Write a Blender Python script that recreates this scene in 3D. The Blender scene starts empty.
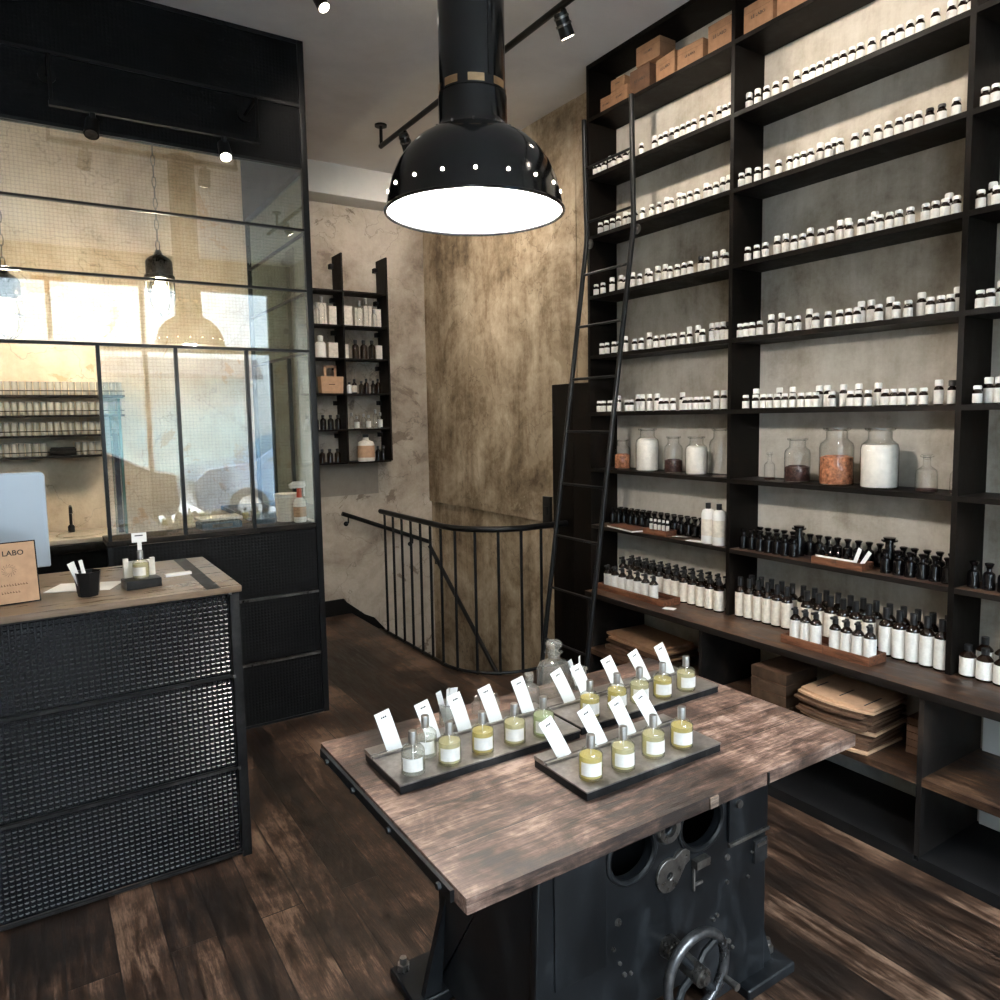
import bpy, bmesh, math, random
from mathutils import Vector, Matrix
random.seed(7)
PI = math.pi
sc = bpy.context.scene
col = sc.collection

# ------------------------------------------------------------------ nodes
def new_mat(name):
    m = bpy.data.materials.new(name); m.use_nodes = True
    nt = m.node_tree; nt.nodes.clear()
    out = nt.nodes.new('ShaderNodeOutputMaterial')
    return m, nt, out
def N(nt, typ, inputs=None, **props):
    n = nt.nodes.new('ShaderNode' + typ)
    for k, v in props.items(): setattr(n, k, v)
    for k, v in (inputs or {}).items():
        s = n.inputs[k]
        if isinstance(v, bpy.types.NodeSocket): nt.links.new(v, s)
        elif isinstance(v, (tuple, list)) and s.type == 'RGBA' and len(v) == 3: s.default_value = (*v, 1)
        else: s.default_value = v
    return n
def ramp(nt, fac, stops, interp='LINEAR'):
    r = nt.nodes.new('ShaderNodeValToRGB'); cr = r.color_ramp; cr.interpolation = interp
    while len(cr.elements) < len(stops): cr.elements.new(.5)
    for e, (p, c) in zip(cr.elements, stops):
        e.position = p; e.color = (*c, 1) if len(c) == 3 else c
    nt.links.new(fac, r.inputs[0]); return r.outputs[0]
def mixc(nt, f, a, b, mode='MIX'):
    n = nt.nodes.new('ShaderNodeMix'); n.data_type = 'RGBA'; n.blend_type = mode
    for i, v in ((0, f), (6, a), (7, b)):
        s = n.inputs[i]
        if isinstance(v, bpy.types.NodeSocket): nt.links.new(v, s)
        elif isinstance(v, (tuple, list)): s.default_value = (*v, 1) if len(v) == 3 else v
        else: s.default_value = v
    return n.outputs[2]
def coords(nt, scale=(1, 1, 1), rot=(0, 0, 0), loc=(0, 0, 0)):
    tc = N(nt, 'TexCoord')
    mp = N(nt, 'Mapping', {'Vector': tc.outputs['Object'], 'Scale': scale, 'Rotation': rot, 'Location': loc})
    return mp.outputs[0]
def noise(nt, vec, scale, detail=6, rough=.6, dist=0):
    n = N(nt, 'TexNoise', {'Vector': vec, 'Scale': scale, 'Detail': detail, 'Roughness': rough, 'Distortion': dist})
    return n.outputs[0]
def math_(nt, op, a, b=0.0, c=0.0):
    n = nt.nodes.new('ShaderNodeMath'); n.operation = op
    for i, v in enumerate((a, b, c)):
        if isinstance(v, bpy.types.NodeSocket): nt.links.new(v, n.inputs[i])
        else: n.inputs[i].default_value = v
    return n.outputs[0]
def bump(nt, h, s, d=.01):
    return N(nt, 'Bump', {'Height': h, 'Strength': s, 'Distance': d}).outputs[0]
def bsdf(nt, out, color, rough=.5, metal=0., normal=None, spec=.5, **kw):
    ins = {'Base Color': color, 'Roughness': rough, 'Metallic': metal, 'Specular IOR Level': spec}
    if normal is not None: ins['Normal'] = normal
    ins.update(kw)
    b = N(nt, 'BsdfPrincipled', ins); nt.links.new(b.outputs[0], out.inputs[0]); return b

def plain(name, color, rough=.5, metal=0., spec=.5, var=.12, scale=20, bmp=0., **kw):
    m, nt, out = new_mat(name)
    v = coords(nt); n = noise(nt, v, scale)
    lo = tuple(c * (1 - var) for c in color); hi = tuple(min(1, c * (1 + var)) for c in color)
    c = ramp(nt, n, [(.3, lo), (.7, hi)])
    bsdf(nt, out, c, rough, metal, bump(nt, n, bmp, .004) if bmp else None, spec, **kw)
    return m
def glassy(name, tint=(1, 1, 1), edge=(.26, .30, .29), ior=1.62, rough=.0, wired=False, power=2.6, body=0.):
    """thin clear glass: see-through face-on, darker at grazing edges, fresnel reflection"""
    m, nt, out = new_mat(name)
    lw = N(nt, 'LayerWeight', {'Blend': .5})
    f = math_(nt, 'POWER', lw.outputs['Facing'], power)
    tr = N(nt, 'BsdfTransparent', {'Color': mixc(nt, f, tint, edge)})
    gl = N(nt, 'BsdfGlossy', {'Color': (1, 1, 1, 1), 'Roughness': rough})
    F0 = ((ior - 1) / (ior + 1)) ** 2
    fr5 = math_(nt, 'POWER', lw.outputs['Facing'], 5.0)
    frs = math_(nt, 'ADD', math_(nt, 'MULTIPLY', fr5, (1 - F0) * .8), F0)
    last = N(nt, 'MixShader', {0: frs, 1: tr.outputs[0], 2: gl.outputs[0]}).outputs[0]
    if body:
        df = N(nt, 'BsdfTranslucent', {'Color': (.9, .9, .86, 1)}); dd = N(nt, 'BsdfDiffuse', {'Color': (.9, .9, .86, 1)})
        d2 = N(nt, 'MixShader', {0: .5, 1: df.outputs[0], 2: dd.outputs[0]})
        last = N(nt, 'MixShader', {0: body, 1: last, 2: d2.outputs[0]}).outputs[0]
    if wired:
        v = coords(nt); s = N(nt, 'SeparateXYZ', {0: v})
        h = math_(nt, 'ADD', s.outputs[0], s.outputs[1])
        def line(x):
            a = math_(nt, 'FRACT', math_(nt, 'MULTIPLY', x, 1 / .0165))
            return math_(nt, 'LESS_THAN', a, .12)
        g = math_(nt, 'MAXIMUM', line(h), line(s.outputs[2]))
        d = N(nt, 'BsdfPrincipled', {'Base Color': (.16, .15, .13, 1), 'Roughness': .4, 'Metallic': .6})
        last = N(nt, 'MixShader', {0: math_(nt, 'MULTIPLY', g, .10), 1: last, 2: d.outputs[0]}).outputs[0]
    nt.links.new(last, out.inputs[0]); return m
def liquid(name, color, solid=.35):
    m, nt, out = new_mat(name)
    tr = N(nt, 'BsdfTransparent', {'Color': color})
    tl = N(nt, 'BsdfTranslucent', {'Color': color})
    pr = N(nt, 'BsdfPrincipled', {'Base Color': color, 'Roughness': .08})
    a = N(nt, 'MixShader', {0: .5, 1: tl.outputs[0], 2: pr.outputs[0]})
    b = N(nt, 'MixShader', {0: solid, 1: tr.outputs[0], 2: a.outputs[0]})
    nt.links.new(b.outputs[0], out.inputs[0]); return m
def emit(name, color, s):
    m, nt, out = new_mat(name)
    e = N(nt, 'Emission', {'Color': color, 'Strength': s}); nt.links.new(e.outputs[0], out.inputs[0]); return m
def planks(name, along, width, length, cols, rough=(.35, .7), grain=1., gap=.0025, bmp=.35, gapcol=(.006, .004, .003), patch=.5, loc=(0, 0, 0), vary=.15, blot=.8):
    """boards running along axis 'along' ('x' or 'y')"""
    m, nt, out = new_mat(name)
    rz = 0 if along == 'x' else PI / 2
    v = coords(nt, rot=(0, 0, rz), loc=loc)
    br = N(nt, 'TexBrick', {'Vector': v, 'Color1': (0, 0, 0, 1), 'Color2': (1, 1, 1, 1), 'Mortar': (.5, .5, .5, 1), 'Scale': 1.0,
           'Mortar Size': gap, 'Mortar Smooth': .1, 'Bias': 0., 'Brick Width': length, 'Row Height': width}, offset=.37, offset_frequency=2, squash=1.0)
    vs = N(nt, 'Mapping', {'Vector': v, 'Scale': (2.0, 18, 18)}).outputs[0]
    off = N(nt, 'VectorMath', {0: vs, 1: br.outputs[0]}, operation='ADD')
    off2 = N(nt, 'VectorMath', {0: off.outputs[0], 1: (0, 0, 0)}, operation='ADD')
    sc_ = N(nt, 'VectorMath', {0: br.outputs[0], 1: (7.3, 31.1, 13.7)}, operation='MULTIPLY')
    nt.links.new(sc_.outputs[0], off2.inputs[1])
    g1 = noise(nt, off2.outputs[0], 2.2 * grain, 10, .68, .6)
    g2 = noise(nt, v, 3.1, 5, .6)
    g3 = noise(nt, off2.outputs[0], 14, 4, .6)
    bw = N(nt, 'RGBToBW', {0: br.outputs[0]})
    g4 = noise(nt, v, 9, 8, .75, 1.2)
    def dev(x, k): return math_(nt, 'MULTIPLY', math_(nt, 'SUBTRACT', x, .5), k)
    t = math_(nt, 'ADD', math_(nt, 'ADD', dev(g1, 1.0), dev(g2, patch)), math_(nt, 'ADD', dev(g3, .35), dev(bw.outputs[0], vary)))
    t = math_(nt, 'ADD', math_(nt, 'ADD', t, dev(g4, patch * blot)), .5)
    c = ramp(nt, t, [(.30, cols[0]), (.46, cols[1]), (.60, cols[2]), (.80, cols[3])])
    c = mixc(nt, br.outputs['Fac'], c, gapcol)
    r = N(nt, 'MapRange', {'Value': g1, 'From Min': .3, 'From Max': .7, 'To Min': rough[0], 'To Max': rough[1]}).outputs[0]
    hgt = math_(nt, 'SUBTRACT', math_(nt, 'ADD', math_(nt, 'MULTIPLY', g1, .4), math_(nt, 'MULTIPLY', g3, .3)), br.outputs['Fac'])
    bsdf(nt, out, c, r, 0, bump(nt, hgt, bmp, .006)); return m
def plaster(name, cols, scale=1.3, streak=.0, rough=.85, bmp=.4, patchcol=None):
    m, nt, out = new_mat(name)
    v = coords(nt)
    a = noise(nt, v, scale, 9, .62, .7)
    b = noise(nt, v, scale * 7, 6, .7, .2)
    f = noise(nt, v, 60, 4, .6)
    vs = N(nt, 'Mapping', {'Vector': v, 'Scale': (3.2, 3.2, .35)}).outputs[0]
    s = noise(nt, vs, 2.4, 7, .65, .4)
    t = math_(nt, 'ADD', math_(nt, 'MULTIPLY', a, .62 - streak * .5), math_(nt, 'MULTIPLY', b, .22))
    t = math_(nt, 'ADD', t, math_(nt, 'MULTIPLY', s, .1 + streak * .6))
    t = math_(nt, 'ADD', t, math_(nt, 'MULTIPLY', f, .06))
    k = len(cols)
    c = ramp(nt, t, [(.36 + .28 * i / (k - 1), cc) for i, cc in enumerate(cols)])
    if patchcol:
        vo = noise(nt, N(nt, 'Mapping', {'Vector': v, 'Location': (4.1, 2.2, 7.9)}).outputs[0], 1.7, 8, .66, 1.4)
        c = mixc(nt, ramp(nt, vo, [(.60, (0, 0, 0)), (.625, (1, 1, 1))]), c, patchcol)
        # fine cracks
        w = N(nt, 'TexVoronoi', {'Vector': N(nt, 'VectorMath', {0: v, 1: N(nt, 'TexNoise', {'Vector': v, 'Scale': 2.5, 'Detail': 5}).outputs[1]}, operation='ADD').outputs[0], 'Scale': 1.3}, feature='DISTANCE_TO_EDGE').outputs[0]
        cr = ramp(nt, w, [(.0, (1, 1, 1)), (.006, (0, 0, 0))])
        c = mixc(nt, math_(nt, 'MULTIPLY', N(nt, 'RGBToBW', {0: cr}).outputs[0], .45), c, tuple(x * .35 for x in cols[0]))
    h = math_(nt, 'ADD', math_(nt, 'MULTIPLY', a, 1.2), math_(nt, 'ADD', math_(nt, 'MULTIPLY', b, .5), math_(nt, 'MULTIPLY', f, .3)))
    bsdf(nt, out, c, rough, 0, bump(nt, h, bmp, .012), .3); return m
def steelrust(name, cols, rough=(.35, .6), metal=.35, scale=4, spec=.14):
    m, nt, out = new_mat(name)
    v = coords(nt, scale=(1, 1, .6)); a = noise(nt, v, scale, 9, .68, .5); b = noise(nt, v, scale * 9, 5, .7)
    t = math_(nt, 'ADD', math_(nt, 'MULTIPLY', a, .75), math_(nt, 'MULTIPLY', b, .25))
    c = ramp(nt, t, [(.35, cols[0]), (.52, cols[1]), (.7, cols[2])])
    r = N(nt, 'MapRange', {'Value': t, 'From Min': .35, 'From Max': .65, 'To Min': rough[0], 'To Max': rough[1]}).outputs[0]
    bsdf(nt, out, c, r, metal, bump(nt, t, .15, .004), spec); return m
def meshpanel(name, color, pitch, rough=.3, strength=.9, spec=.6):
    """black sheet pressed into a small square grid"""
    m, nt, out = new_mat(name)
    v = coords(nt); s = N(nt, 'SeparateXYZ', {0: v})
    h = math_(nt, 'ADD', s.outputs[0], s.outputs[1])
    def w(x): return math_(nt, 'ABSOLUTE', math_(nt, 'SINE', math_(nt, 'MULTIPLY', x, PI / pitch)))
    g = math_(nt, 'MULTIPLY', w(h), w(s.outputs[2]))
    n = noise(nt, v, 3, 6)
    c = ramp(nt, n, [(.3, tuple(x * .6 for x in color)), (.7, tuple(x * 1.4 for x in color))])
    r = N(nt, 'MapRange', {'Value': n, 'From Min': .3, 'From Max': .7, 'To Min': rough * .8, 'To Max': rough * 1.4}).outputs[0]
    bsdf(nt, out, c, r, 0, bump(nt, g, strength, pitch * .22), spec); return m

M = {}
M['floor'] = planks('floor_boards', 'y', .135, 1.7, [(.0055, .003, .002), (.017, .009, .0055), (.045, .024, .015), (.15, .092, .062)], (.3, .6), gap=.0022, patch=1.1, vary=.3, blot=.35)
M['table'] = planks('table_boards', 'x', .155, 2.4, [(.014, .008, .006), (.058, .033, .024), (.145, .088, .067), (.34, .245, .20)], (.42, .7), grain=1.3, gap=.0012, blot=.45, patch=1.5, bmp=.5, loc=(.9, .068, 0), vary=.1)
M['table_edge'] = planks('table_edge', 'x', .5, 3.1, [(.05, .032, .024), (.15, .105, .08), (.28, .215, .17), (.5, .41, .34)], (.5, .8), grain=1.6, gap=.001, patch=.6, bmp=.6)
M['counter_top'] = planks('counter_boards', 'x', 3.9, 9, [(.13, .09, .06), (.19, .135, .09), (.23, .165, .115), (.29, .21, .15)], (.22, .42), gap=.0, patch=.3, bmp=.05, loc=(1, 1, 0), blot=.2)
M['bench'] = planks('bench_wood', 'y', .8, 5, [(.010, .005, .003), (.034, .017, .010), (.085, .045, .025), (.22, .13, .08)], (.3, .6), gap=.0005, patch=.7)
M['plaster'] = plaster('plaster_grey', [(.18, .145, .115), (.37, .31, .25), (.50, .44, .37), (.60, .54, .47)], patchcol=(.24, .195, .155))
M['concrete'] = plaster('concrete_panel', [(.06, .04, .025), (.21, .155, .10), (.40, .32, .23), (.56, .475, .365)], scale=2.0, streak=.22, patchcol=(.33, .26, .18))
M['shelf_wall'] = plaster('shelf_plaster', [(.20, .165, .125), (.40, .355, .295), (.53, .49, .43), (.62, .585, .53)], scale=1.5, streak=.25)
M['lab_wall'] = plaster('lab_plaster', [(.42, .32, .22), (.60, .50, .38), (.73, .64, .52), (.80, .73, .63)], scale=1.2, patchcol=(.58, .42, .27))
M['ceiling'] = plaster('ceiling_plaster', [(.60, .575, .56), (.68, .655, .64), (.74, .72, .70)], scale=.9, bmp=.15)
M['patch'] = plaster('plaster_patch', [(.18, .16, .135), (.27, .24, .205), (.33, .30, .26)], bmp=.2)
M['beam'] = plaster('beam_paint', [(.62, .61, .59), (.70, .69, .67), (.75, .74, .72)], scale=1.2, bmp=.1)
M['steel'] = steelrust('blackened_steel', [(.002, .0016, .0014), (.0045, .0034, .0028), (.018, .011, .0075)], (.4, .65), .05)
M['steel_bench'] = steelrust('bench_steel', [(.005, .0045, .0045), (.015, .013, .012), (.055, .038, .028)], metal=.15)
M['black'] = plain('black_paint', (.0055, .006, .007), .38, 0, .28, .3, 6)
M['blackmat'] = plain('black_matt', (.0055, .0055, .006), .6, 0, .15, .3, 6)
M['fascia'] = meshpanel('fascia_mesh', (.003, .0034, .0042), .0165, .5, .3, .14)
M['mesh'] = meshpanel('counter_mesh', (.0035, .0045, .0065), .0175, .27, .42, .42)
M['meshcell'] = plain('embossed_black_sheet', (.0055, .0065, .009), .24, 0, .55, .3, 6)
M['meshlow'] = meshpanel('partition_mesh', (.003, .003, .0035), .0165, .45, .4, .18)
M['iron'] = steelrust('cast_iron', [(.002, .0025, .0032), (.0048, .0058, .0072), (.024, .027, .031)], (.30, .52), .0, 5, .33)
M['worn'] = steelrust('worn_steel', [(.06, .055, .05), (.20, .19, .18), (.42, .40, .38)], (.22, .42), .9, 9)
M['tray'] = steelrust('tray_steel', [(.10, .09, .082), (.21, .19, .175), (.36, .335, .315)], (.26, .45), .6, 7)
M['trayside'] = steelrust('tray_side', [(.008, .008, .009), (.02, .02, .021), (.05, .05, .05)], (.35, .5), .35, 7)
M['lamp'] = plain('lamp_enamel', (.004, .0045, .005), .12, 0, .42, .3, 6, bmp=.05)
M['lampin'] = plain('lamp_white', (.95, .95, .94), .5, 0, .3, .02, 5)
M['wheelsteel'] = steelrust('wheel_steel', [(.03, .03, .032), (.09, .09, .095), (.22, .22, .22)], (.2, .4), .8, 9)
M['brass'] = plain('brass', (.45, .30, .17), .35, .9, .5, .3, 20)
M['glass'] = glassy('clear_glass')
M['crystal'] = glassy('crystal_glass', (.98, .99, .98), (.35, .38, .37), 1.9, body=.12, power=2.)
M['perfglass'] = glassy('perfume_glass', (.99, .99, .97), (.30, .32, .27), 1.75, body=.05, power=2.4)
M['shopteal'] = plain('shop_front_paint', (.17, .25, .26), .4, 0, .5, .2, 1.5)
M['pane'] = glassy('wired_glass', (.94, .95, .93), (.5, .6, .58), 2.05, 0., True)
M['paneclear'] = glassy('pane_glass', (.9, .94, .93), (.3, .5, .45), 2.3)
M['smallglass'] = glassy('tumbler_glass', (.98, .98, .96), (.7, .7, .66), 1.5, body=.38)
M['window'] = glassy('shop_glass', (.95, .97, .97), (.6, .7, .7), 1.3)
M['greenglass'] = plain('green_glass_edge', (.05, .15, .11), .15, 0, .6, .2, 8)
M['white'] = plain('white_plastic', (.80, .79, .77), .35, 0, .5, .04, 15)
M['labelw'] = plain('paper_label', (.72, .70, .67), .6, 0, .3, .1, 60)
M['label2'] = plain('aged_label', (.72, .66, .58), .6, 0, .3, .16, 40)
M['card'] = plain('white_card', (.82, .82, .81), .6, 0, .3, .02, 15)
M['ink'] = plain('ink', (.01, .01, .01), .6)
M['amber'] = plain('dark_amber_glass', (.010, .005, .003), .1, 0, .5, .4, 12)
M['darkglass'] = plain('black_glass', (.004, .0035, .004), .12, 0, .5, .4, 12)
M['capblack'] = plain('black_cap', (.012, .012, .013), .35, 0, .5, .2, 12)
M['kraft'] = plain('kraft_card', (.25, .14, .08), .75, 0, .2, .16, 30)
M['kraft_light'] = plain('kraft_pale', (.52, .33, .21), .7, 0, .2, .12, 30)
M['kraft_dark'] = plain('kraft_shabby_shaded', (.10, .055, .034), .8, 0, .2, .3, 18)  # shabby card; its dark tone also paints the shade on one box
M['cork'] = plain('stained_wood_block', (.060, .034, .020), .75, 0, .3, .4, 14, bmp=.4)
M['redwood'] = planks('tray_wood', 'y', .5, 4, [(.04, .014, .007), (.12, .045, .022), (.20, .082, .042), (.30, .14, .08)], (.4, .6), gap=.0005, grain=1.5)
M['powder'] = plain('white_powder', (.78, .74, .68), .9, 0, .1, .12, 30, bmp=.6)
M['petals'] = plain('dried_petals', (.42, .17, .09), .8, 0, .2, .75, 70, bmp=1.)
M['darkgrain'] = plain('dark_grains', (.05, .022, .018), .7, 0, .3, .8, 80, bmp=1.)
M['perfcap'] = plain('brushed_cap', (.42, .40, .38), .28, .9, .5, .15, 40)
M['liq'] = [liquid('perfume_clear', (.93, .95, .93), .15), liquid('perfume_yellow', (.93, .84, .38), .45), liquid('perfume_pale', (.94, .90, .62), .4), liquid('perfume_green', (.82, .90, .62), .4)]
M['imac'] = plain('silver_aluminium', (.40, .46, .53), .36, .3, .5, .03, 4)
M['screenblack'] = plain('black_bezel', (.01, .01, .012), .12)
M['redplastic'] = plain('red_plastic', (.65, .08, .04), .35)
M['bluegrey'] = plain('blue_fabric', (.10, .16, .22), .7)
M['chrome'] = plain('chrome', (.6, .6, .6), .12, 1)
M['sinkwhite'] = plain('sink_ceramic', (.62, .54, .44), .2)
M['greyboard'] = plain('grey_board', (.30, .32, .33), .8, 0, .2, .25, 8, bmp=.2)
M['bulb'] = emit('bulb_glow', (1, .88, .68), 60)
M['bulbmain'] = emit('lamp_bulb', (1, .95, .88), 60)
M['spotglow'] = emit('spot_glow', (1, .9, .75), 14)
M['street'] = plain('pale_paving', (.46, .46, .46), .8, 0, .3, .2, 8)
M['facade'] = plaster('street_facade', [(.16, .175, .18), (.24, .255, .26), (.30, .315, .32)], .6)
M['facadedark'] = plain('facade_windows', (.05, .07, .08), .15)
M['awning'] = plain('awning_cloth', (.06, .055, .055), .8)
M['car'] = plain('car_paint', (.02, .018, .022), .12, .2, .6)
M['carblue'] = plain('blue_car_paint', (.05, .09, .14), .15, .2, .6)
M['carglass'] = plain('car_glass', (.01, .012, .015), .05, 0, .8)
M['rubber'] = plain('rubber', (.012, .012, .012), .7)
M['stairwood'] = planks('stair_wood', 'y', .3, 3, [(.01, .006, .004), (.03, .017, .011), (.06, .035, .022), (.1, .06, .04)], (.5, .7))

# ------------------------------------------------------------------ mesh builder
class MB:
    def __init__(s): s.v = []; s.f = []; s.m = []
    def add(s, verts, faces, mi=0):
        b = len(s.v); s.v += [tuple(v) for v in verts]
        s.f += [tuple(i + b for i in f) for f in faces]; s.m += [mi] * len(faces); return s
    def box(s, x0, x1, y0, y1, z0, z1, mi=0, mat=None):
        vs = [Vector((x, y, z)) for x in (x0, x1) for y in (y0, y1) for z in (z0, z1)]
        if mat is not None: vs = [mat @ v for v in vs]
        return s.add(vs, [(0, 1, 3, 2), (4, 6, 7, 5), (0, 4, 5, 1), (2, 3, 7, 6), (0, 2, 6, 4), (1, 5, 7, 3)], mi)
    def lathe(s, prof, c=(0, 0, 0), n=20, mis=0, axis=None, sx=1., sy=1., cap=True):
        """prof [(r,z)...] ; mis int or list per segment"""
        vs = []; R = axis if axis is not None else Matrix.Identity(3)
        for r, z in prof:
            for k in range(n):
                a = 2 * PI * k / n
                vs.append(Vector(c) + R @ Vector((r * math.cos(a) * sx, r * math.sin(a) * sy, z)))
        base = len(s.v); s.v += [tuple(v) for v in vs]
        for i in range(len(prof) - 1):
            mi = mis if isinstance(mis, int) else mis[i]
            for k in range(n):
                a, b = i * n + k, i * n + (k + 1) % n
                s.f.append((base + a, base + b, base + b + n, base + a + n)); s.m.append(mi)
        if cap:
            if prof[0][0] > 1e-5: s.f.append(tuple(base + k for k in reversed(range(n)))); s.m.append(mis if isinstance(mis, int) else mis[0])
            if prof[-1][0] > 1e-5: s.f.append(tuple(base + (len(prof) - 1) * n + k for k in range(n))); s.m.append(mis if isinstance(mis, int) else mis[-1])
        return s
    def cyl(s, p0, p1, r0, r1=None, n=16, mi=0):
        p0, p1 = Vector(p0), Vector(p1); r1 = r0 if r1 is None else r1
        q = (p1 - p0).to_track_quat('Z', 'Y').to_matrix()
        return s.lathe([(r0, 0), (r1, (p1 - p0).length)], p0, n, mi, q)
    def tube(s, pts, r, n=10, mi=0, closed=False):
        pts = [Vector(p) for p in pts]; m = len(pts); rings = []
        up = None
        for i, p in enumerate(pts):
            if closed: t = (pts[(i + 1) % m] - pts[i - 1])
            else: t = pts[min(i + 1, m - 1)] - pts[max(i - 1, 0)]
            t.normalize()
            if up is None: up = t.orthogonal().normalized()
            up = (up - t * up.dot(t)).normalized(); w = t.cross(up)
            rings.append([p + (up * math.cos(2 * PI * k / n) + w * math.sin(2 * PI * k / n)) * r for k in range(n)])
        vs = [v for ring in rings for v in ring]; fs = []
        for i in range(m if closed else m - 1):
            j = (i + 1) % m
            for k in range(n): fs.append((i * n + k, i * n + (k + 1) % n, j * n + (k + 1) % n, j * n + k))
        if not closed: fs += [tuple(reversed(range(n))), tuple((m - 1) * n + k for k in range(n))]
        return s.add(vs, fs, mi)
    def prism(s, poly, a0, a1, plane='xy', mi=0, mat=None):
        """polygon extruded; plane xy->z, xz->y, yz->x"""
        n = len(poly)
        def P(u, v, w): return {'xy': (u, v, w), 'xz': (u, w, v), 'yz': (w, u, v)}[plane]
        vs = [Vector(P(u, v, a)) for a in (a0, a1) for u, v in poly]
        if mat is not None: vs = [mat @ v for v in vs]
        fs = [tuple(reversed(range(n))), tuple(range(n, 2 * n))] + [(i, (i + 1) % n, (i + 1) % n + n, i + n) for i in range(n)]
        return s.add(vs, fs, mi)
    def build(s, name, mats, parent=None, loc=(0, 0, 0), rotz=0, bevel=0, seg=2, angle=35, world=False):
        me = bpy.data.meshes.new(name); L = Vector(loc) if world else None
        vs = [tuple(Vector(v) - L) for v in s.v] if world else s.v
        me.from_pydata(vs, [], s.f)
        mats = mats if isinstance(mats, (list, tuple)) else [mats]
        for m in mats: me.materials.append(M[m] if isinstance(m, str) else m)
        me.polygons.foreach_set('material_index', s.m)
        bm = bmesh.new(); bm.from_mesh(me)
        bmesh.ops.recalc_face_normals(bm, faces=bm.faces)
        if bevel:
            bmesh.ops.remove_doubles(bm, verts=bm.verts, dist=1e-6)
            es = [e for e in bm.edges if len(e.link_faces) == 2 and e.calc_face_angle(0) > math.radians(30)]
            bmesh.ops.bevel(bm, geom=es, offset=bevel, segments=seg, affect='EDGES', profile=.7)
        bm.to_mesh(me); bm.free()
        me.polygons.foreach_set('use_smooth', [True] * len(me.polygons))
        me.set_sharp_from_angle(angle=math.radians(angle)); me.update()
        o = bpy.data.objects.new(name, me); col.objects.link(o)
        if parent is not None: o.parent = parent
        if world: o.location = L
        else: o.location = loc
        o.rotation_euler = (0, 0, rotz)
        return o
LABELS = {}
def tag(o, label, cat, group=None):
    n = len(label.split())
    if not 4 <= n <= 16: print('LABEL LENGTH', n, label)
    if label in LABELS: print('DUP LABEL', label)
    LABELS[label] = 1
    o['label'] = label; o['category'] = cat
    if group: o['group'] = group
    return o
def thing(name, label, cat, loc=(0, 0, 0), rotz=0, group=None):
    o = bpy.data.objects.new(name, None); col.objects.link(o); o.empty_display_size = .05
    o.location = loc; o.rotation_euler = (0, 0, rotz); return tag(o, label, cat, group)
def struct(o): o['kind'] = 'structure'; return o
def dup(root, label, loc, rotz=0, group=None, swap=None):
    r = root.copy(); col.objects.link(r); r.location = loc; r.rotation_euler = (0, 0, rotz)
    tag(r, label, root['category'], group or root.get('group'))
    if swap and r.type == 'MESH': swap(r)
    for ch in list(root.children):
        c = ch.copy(); col.objects.link(c); c.parent = r
        if swap: swap(c)
        for g in list(ch.children):
            d = g.copy(); col.objects.link(d); d.parent = c
            if swap: swap(d)
    return r
def plate2d(name, outline, holes, thick, mat, parent=None, matx=None, bev=0.0):
    """flat plate with holes made from a filled 2D curve (outline in local XY), turned by matx"""
    cu = bpy.data.curves.new(name + '_curve', 'CURVE'); cu.dimensions = '2D'; cu.fill_mode = 'BOTH'
    cu.extrude = thick / 2; cu.bevel_depth = bev; cu.bevel_resolution = 1
    for pl in [outline] + holes:
        sp = cu.splines.new('POLY'); sp.points.add(len(pl) - 1); sp.use_cyclic_u = True
        for p, q in zip(sp.points, pl): p.co = (q[0], q[1], 0, 1)
    t = bpy.data.objects.new('t', cu); col.objects.link(t)
    bpy.context.view_layer.update()
    me = bpy.data.meshes.new_from_object(t.evaluated_get(bpy.context.evaluated_depsgraph_get()))
    bpy.data.objects.remove(t); bpy.data.curves.remove(cu)
    if matx is not None: me.transform(matx)
    me.materials.clear(); me.materials.append(M[mat]); me.name = name
    o = bpy.data.objects.new(name, me); col.objects.link(o)
    if parent is not None: o.parent = parent
    return o
def lettering(name, body, size, mat, parent, loc, rot, thick=.0004, align='CENTER', bold=0):
    cu = bpy.data.curves.new(name, 'FONT'); cu.body = body; cu.size = size; cu.extrude = thick; cu.align_x = align; cu.offset = bold
    cu.resolution_u = 3
    t = bpy.data.objects.new('t', cu); col.objects.link(t)
    bpy.context.view_layer.update()
    me = bpy.data.meshes.new_from_object(t.evaluated_get(bpy.context.evaluated_depsgraph_get()))
    bpy.data.objects.remove(t); bpy.data.curves.remove(cu)
    me.materials.clear(); me.materials.append(M[mat]); me.name = name
    o = bpy.data.objects.new(name, me); col.objects.link(o); o.parent = parent
    o.location = loc; o.rotation_euler = rot
    return o
ORD = 'first second third fourth fifth sixth seventh eighth ninth tenth eleventh twelfth thirteenth fourteenth fifteenth sixteenth seventeenth eighteenth nineteenth twentieth'.split()
ORD += ['twenty-' + w for w in ORD[:9]] + ['thirtieth'] + ['thirty-' + w for w in ORD[:9]]
def circ(cx, cy, r, n=32, ry=None): return [(cx + r * math.cos(2 * PI * k / n), cy + (ry or r) * math.sin(2 * PI * k / n)) for k in range(n)]
def X_(ax, ang): return Matrix.Rotation(ang, 4, ax)
def T_(x, y, z): return Matrix.Translation((x, y, z))
SKY, SKYA, EXPO = 13.0, 2000.0, 0.84
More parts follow.
